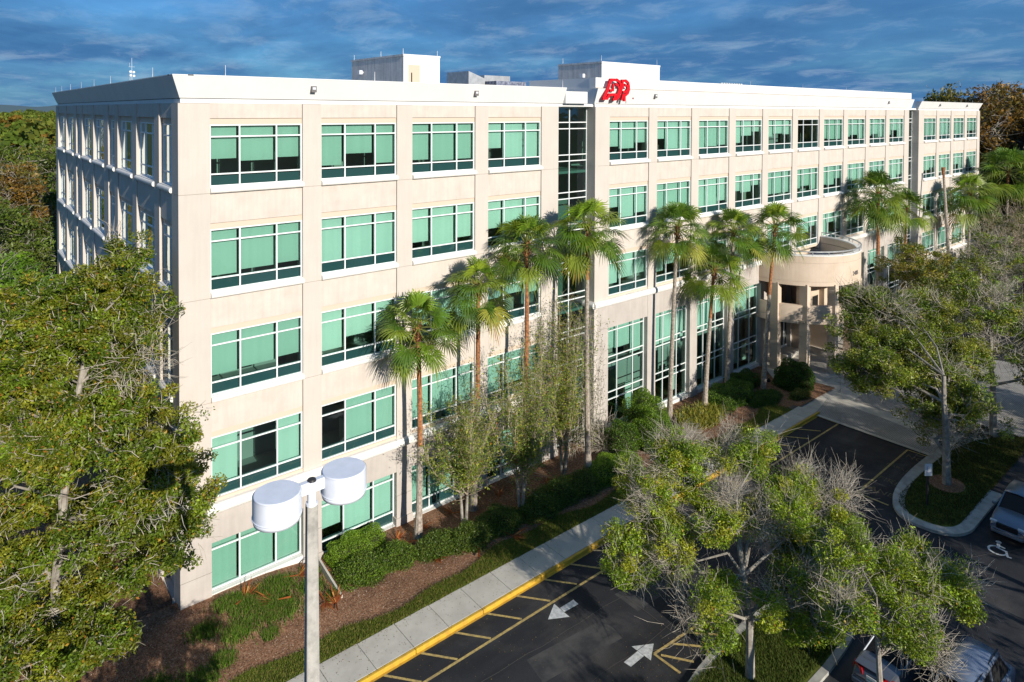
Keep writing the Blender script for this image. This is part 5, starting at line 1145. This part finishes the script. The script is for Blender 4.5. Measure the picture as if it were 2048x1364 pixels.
# ================================================================== lamp post
def lamp():
    cxL, cyL = -1.53, -15.8
    zt = 11.86; K = .805; e = empty('lamp_post', (cxL, cyL, GZ), 'tall square concrete lamp post with two white drum heads', 'street lamp')
    kx = 1.063
    mb = MB(); n = 4; z0, z1 = 0, zt-GZ-.02; a, b = .18, .098
    mb.add([(sx*a, sy*a, z0) for sx, sy in ((-1, -1), (1, -1), (1, 1), (-1, 1))]+[(sx*b, sy*b, z1) for sx, sy in ((-1, -1), (1, -1), (1, 1), (-1, 1))], [(0, 1, 5, 4), (1, 2, 6, 5), (2, 3, 7, 6), (3, 0, 4, 7), (4, 5, 6, 7), (3, 2, 1, 0)])
    p = mb.build('pole', 'poleconc', e, bevel=.02); p.rotation_euler = (0, 0, R(-12))
    zc = zt-GZ+.25; mb = MB(); mb.tube((0, 0, z1-.02), (0, 0, z1+.44), .08, .08, 16); mb.tube((0, 0, z1-.0), (0, 0, z1+.04), .11, .11, 16)
    mb.box(-.265, .265, -.052, .052, zc-.03, zc+.18, 0); mb.build('bracket', 'lampwhite', e)
    mb = MB(); mb.tube((0, 0, z1+.44), (0, 0, z1+.475), .09, .072, 16); mb.build('cap', 'dark', e)
    for sx in (-1, 1):
        mb = MB(); r = .42; x = sx*.642; m = 48
        mb.tube((x, 0, zc-0.294), (x, 0, zc-0.205), r-.015, r, m, 0); mb.tube((x, 0, zc-0.205), (x, 0, zc-0.189), r+.01, r+.01, m, 0); mb.tube((x, 0, zc-0.189), (x, 0, zc+0.173), r, r, m, 0, False); 
        mb.tube((x, 0, zc+0.173), (x, 0, zc+0.197), r, r-.03, m, 0)
        h = mb.build('lamp_head', 'lampwhite', e)
        for q in h.data.polygons: q.use_smooth = len(q.vertices) == 4
        mb = MB(); mb.tube((x, 0, zc-0.302), (x, 0, zc-0.296), r-.05, r-.05, m); mb.build('lens', 'plastic', h)
lamp()
# ------------------------------------------------------------------ parking sign
e = empty('parking_sign', (30.39, -15.38, GZ+.1), 'small white parking sign on a dark square post on the curved island', 'sign')
mb = MB(); mb.box(-.045, .045, -.045, .045, 0, 1.75); mb.build('post', 'dark', e)
mb = MB(); mb.box(-.19, .19, -.075, -.055, 1.52, 2.12); q = mb.build('panel', 'plastic', e, bevel=.01); e.rotation_euler = (0, 0, R(-38))
t_ = textmesh('P', .30, 'symbol', 'signblue', .003, q); t_.location = (-.03, -.077, 1.78); t_.rotation_euler = (R(90), 0, 0)
for k in range(2): mb = MB(); mb.box(-.12, .12, -.08, -.076, 1.60+.07*k, 1.63+.07*k); mb.build('lettering', 'signblue', q)
# low concrete wedge wall by the corner
mb = MB(); mb.add([(5.25, -.3, -.6), (5.33, -.3, -.6), (5.2, -2.9, -.6), (5.28, -2.9, -.6), (5.25, -.3, .12), (5.33, -.3, .12), (5.2, -2.9, -.22), (5.28, -2.9, -.22)], [(0, 2, 6, 4), (1, 5, 7, 3), (4, 6, 7, 5), (2, 3, 7, 6), (0, 4, 5, 1)])
tag(rebase(mb.build('retaining_wall', 'concrete'), (5.25, -.3, -.4)), 'thin sloping concrete retaining wall between the long grass and the clipped hedge', 'wall')
mb = MB(); mb.box(-.12, .12, -.08, .08, 0, .12); mb.tube((0, 0, .12), (.05, -.02, .22), .07, .08, 8); tag(mb.build('ground_light', 'dark'), 'small dark spotlight on the ground at the foot of the entrance palm', 'light').location = (38.8, -2.2, -.4)
# ================================================================== cars
def car(name, loc, rz, label, paint, kind):
    """length along +x (front), origin at ground centre; horizontal proportions of the scene"""
    Lh, W, H = (1.86, .72, 1.36) if kind == 'sedan' else ((1.80, .75, 1.70) if kind == 'suv' else (1.92, .76, 1.85))
    if kind == 'sedan': prof = [(-1, .46, .62, .0), (-.97, .40, .90, .0), (-.80, .34, .98, 0), (-.66, .34, 1.0, 0), (-.34, .30, 1.0, 1.0), (.10, .30, .97, 1.0), (.42, .30, .93, 0), (.60, .32, .90, 0), (.86, .36, .80, 0), (.97, .42, .66, 0), (1, .48, .58, 0)]
    elif kind == 'suv': prof = [(-1, .48, .80, 0), (-.97, .42, 1.08, 0), (-.90, .40, 1.12, .2), (-.72, .38, 1.12, 1.), (-.3, .36, 1.12, 1.0), (.12, .36, 1.10, 1.0), (.38, .36, 1.08, 0), (.62, .38, 1.04, 0), (.84, .42, .98, 0), (.96, .46, .84, 0), (1, .50, .74, 0)]
    else: prof = [(-1, .50, .95, 0), (-.97, .46, 1.10, .0), (-.95, .42, 1.14, .9), (-.6, .40, 1.14, 1.), (0, .38, 1.12, 1.), (.3, .38, 1.10, 1.0), (.62, .40, 1.02, 0), (.80, .42, .95, 0), (.94, .46, .84, 0), (1, .50, .74, 0)]
    e = empty(name, loc, label, 'car', None, rz)
    body = MB(); rows = []
    def wx(x): return W*(1-.10*abs(x)**5-.05*abs(x)**12)
    sec = []
    for (x, zb, zs, r) in prof:
        w = wx(x); sec.append([(x*Lh, s*yy, z) for s, yy, z in ((-1, w*.90, zb-.12), (-1, w, zb+.10), (-1, w*.99, (zb+zs)/2+.06), (-1, w*.92, zs-.03), (-1, w*.80, zs), (1, 0, zs+.03), (1, w*.80, zs), (1, w*.92, zs-.03), (1, w*.99, (zb+zs)/2+.06), (1, w, zb+.10), (1, w*.90, zb-.12))])
    k = len(sec[0]); vs = [p for s in sec for p in s]
    fs = [(i*k+j, i*k+j+1, (i+1)*k+j+1, (i+1)*k+j) for i in range(len(sec)-1) for j in range(k-1)]+[tuple(range(k)), tuple((len(sec)-1)*k+j for j in range(k-1, -1, -1))]
    body.add(vs, fs, 0); bo = body.build('body', paint, e, smooth=True); sm = bo.modifiers.new('s', 'SUBSURF'); sm.levels = 2; sm.render_levels = 2
    # cabin: glass band and roof
    top = [p for p in prof if p[3] >= .9]; xa, xb = top[0][0]*Lh, top[-1][0]*Lh; zs = 1.0 if kind == 'sedan' else 1.11
    ra = xa-(.42 if kind == 'sedan' else .10); rb = xb+(.62 if kind != 'suv' else .5)
    lo = [(ra, -W*.84, zs-.04), (rb, -W*.84, zs-.06), (rb, W*.84, zs-.06), (ra, W*.84, zs-.04)]; hi = [(xa+.05, -W*.64, H-.04), (xb, -W*.64, H-.05), (xb, W*.64, H-.05), (xa+.05, W*.64, H-.04)]
    gm = MB(); gm.add(lo+hi, [(0, 1, 5, 4), (1, 2, 6, 5), (2, 3, 7, 6), (3, 0, 4, 7)]); gm.build('windows', 'black', e, bevel=.03)
    rm = MB(); rr = []
    for i in range(7):
        t = i/6; x = hi[0][0]-.02+(hi[1][0]-hi[0][0]+.04)*t; z = H-.035+.05*math.sin(t*math.pi); rr.append([(x, -W*.67, z-.045), (x, -W*.62, z+.01), (x, 0, z+.04), (x, W*.62, z+.01), (x, W*.67, z-.045)])
    vs = [p for s in rr for p in s]; rm.add(vs, [(i*5+j, i*5+j+1, (i+1)*5+j+1, (i+1)*5+j) for i in range(6) for j in range(4)]); ro = rm.build('roof', paint, e, smooth=True); so = ro.modifiers.new('so', 'SOLIDIFY'); so.thickness = .03
    for s in (-1, 1):
        m = (ra+rb)/2
        for (a, b) in ((lo[0], hi[0]), (lo[1], hi[1]), ((m, W*.845, zs-.05), (m, W*.65, H-.04))): pm = MB(); pm.tube((a[0], s*abs(a[1]), a[2]), (b[0], s*abs(b[1]), b[2]), .04, .033, 6); pm.build('pillar', paint, e)
    for sx in (-.62, .60):
        for s in (-1, 1):
            y = s*(W-.03); wm = MB(); wm.tube((sx*Lh, y-s*.10, .31), (sx*Lh, y+s*.02, .31), .31, .31, 24); t = wm.build('wheel', 'tyre', e)
            rm_ = MB(); rm_.tube((sx*Lh, y+s*.021, .31), (sx*Lh, y+s*.03, .31), .19, .17, 12); rm_.build('rim', 'metal', t)
    if kind == 'sedan':
        for s in (-1, 1):
            lm = MB(); lm.add([(-Lh*.985, s*W*.40, .72), (-Lh*.90, s*W*.93, .72), (-Lh*.88, s*W*.93, .93), (-Lh*.985, s*W*.45, .93), (-Lh*.9, s*W*.40, .72), (-Lh*.80, s*W*.90, .72), (-Lh*.80, s*W*.90, .93), (-Lh*.9, s*W*.45, .93)], [(0, 1, 2, 3), (7, 6, 5, 4), (3, 2, 6, 7), (0, 4, 5, 1), (1, 5, 6, 2), (0, 3, 7, 4)])
            for q in range(8): pass
            o = lm.build('tail_light', 'taillight', e, bevel=.02); o.location = (-.035, 0, 0)
        bm_ = MB(); bm_.box(-Lh-.05, -Lh+.1, -W*.9, W*.9, .32, .55); bm_.build('bumper', paint, e, bevel=.06)
        pm = MB(); pm.box(-Lh-.055, -Lh-.03, -.155, .155, .66, .84); pl = pm.build('licence_plate', 'plate', e)
        t_ = textmesh('CN 5MJP', .085, 'plate_lettering', 'plategreen', .002, pl); t_.location = (-Lh-.058, 0, .71); t_.rotation_euler = (R(90), 0, R(-90))
        pm = MB(); pm.box(-Lh*.975, -Lh*.78, -W*.78, W*.78, 1.0, 1.025); pm.build('boot_lid', paint, e, bevel=.02)
    if kind == 'suv':
        for s in (-1, 1):
            lm = MB(); lm.box(Lh*.93, Lh*.995, s*W*.52, s*W*.88, .80, .90); lm.build('headlight', 'headlight', e, bevel=.03)
        gm = MB(); gm.box(Lh*.95, Lh*1.015, -W*.55, W*.55, .60, .84); gm.build('grille', 'black', e, bevel=.03)
        gm = MB(); gm.box(Lh*.95, Lh*1.03, -W*.82, W*.82, .36, .52); gm.build('bumper', paint, e, bevel=.05)
        gm = MB(); gm.box(Lh*1.0, Lh*1.035, -W*.7, W*.7, .545, .565); gm.build('trim_strip', 'chrome', e)
        for s in (-1, 1): gm = MB(); gm.box(xb+.35, xb+.47, s*(W-.04), s*(W+.14), 1.08, 1.2); gm.build('mirror', paint, e, bevel=.03)
    if kind == 'van':
        for s in (-1, 1): gm = MB(); gm.box(-Lh*.75, Lh*.35, s*W*.55, s*W*.60, H+.02, H+.05); gm.build('roof_rail', 'dark', e)
        gm = MB(); gm.tube((-.9, 0, H), (-1.05, 0, H+.2), .012, .006, 5); gm.tube((-.9, 0, H-.02), (-.9, 0, H+.02), .05, .04, 8); gm.build('aerial', 'black', e)
        for s in (-1, 1): lm = MB(); lm.box(-Lh*1.0, -Lh*.92, s*W*.72, s*W*.92, .85, 1.3); lm.build('tail_light', 'taillight', e, bevel=.02)
    return e
car('parked_car', (18.55, -18.36, GZ), 0, 'dark silver sedan seen from behind, half hidden by leaves', 'grey', 'sedan')
car('parked_car', (19.1, -20.6, GZ), 0, 'silver blue van in the bottom right corner, seen from above', 'van', 'van')
car('parked_car', (31.8, -18.75, GZ), math.pi, 'silver blue crossover with its front towards us beside the curved kerb', 'silver', 'suv')
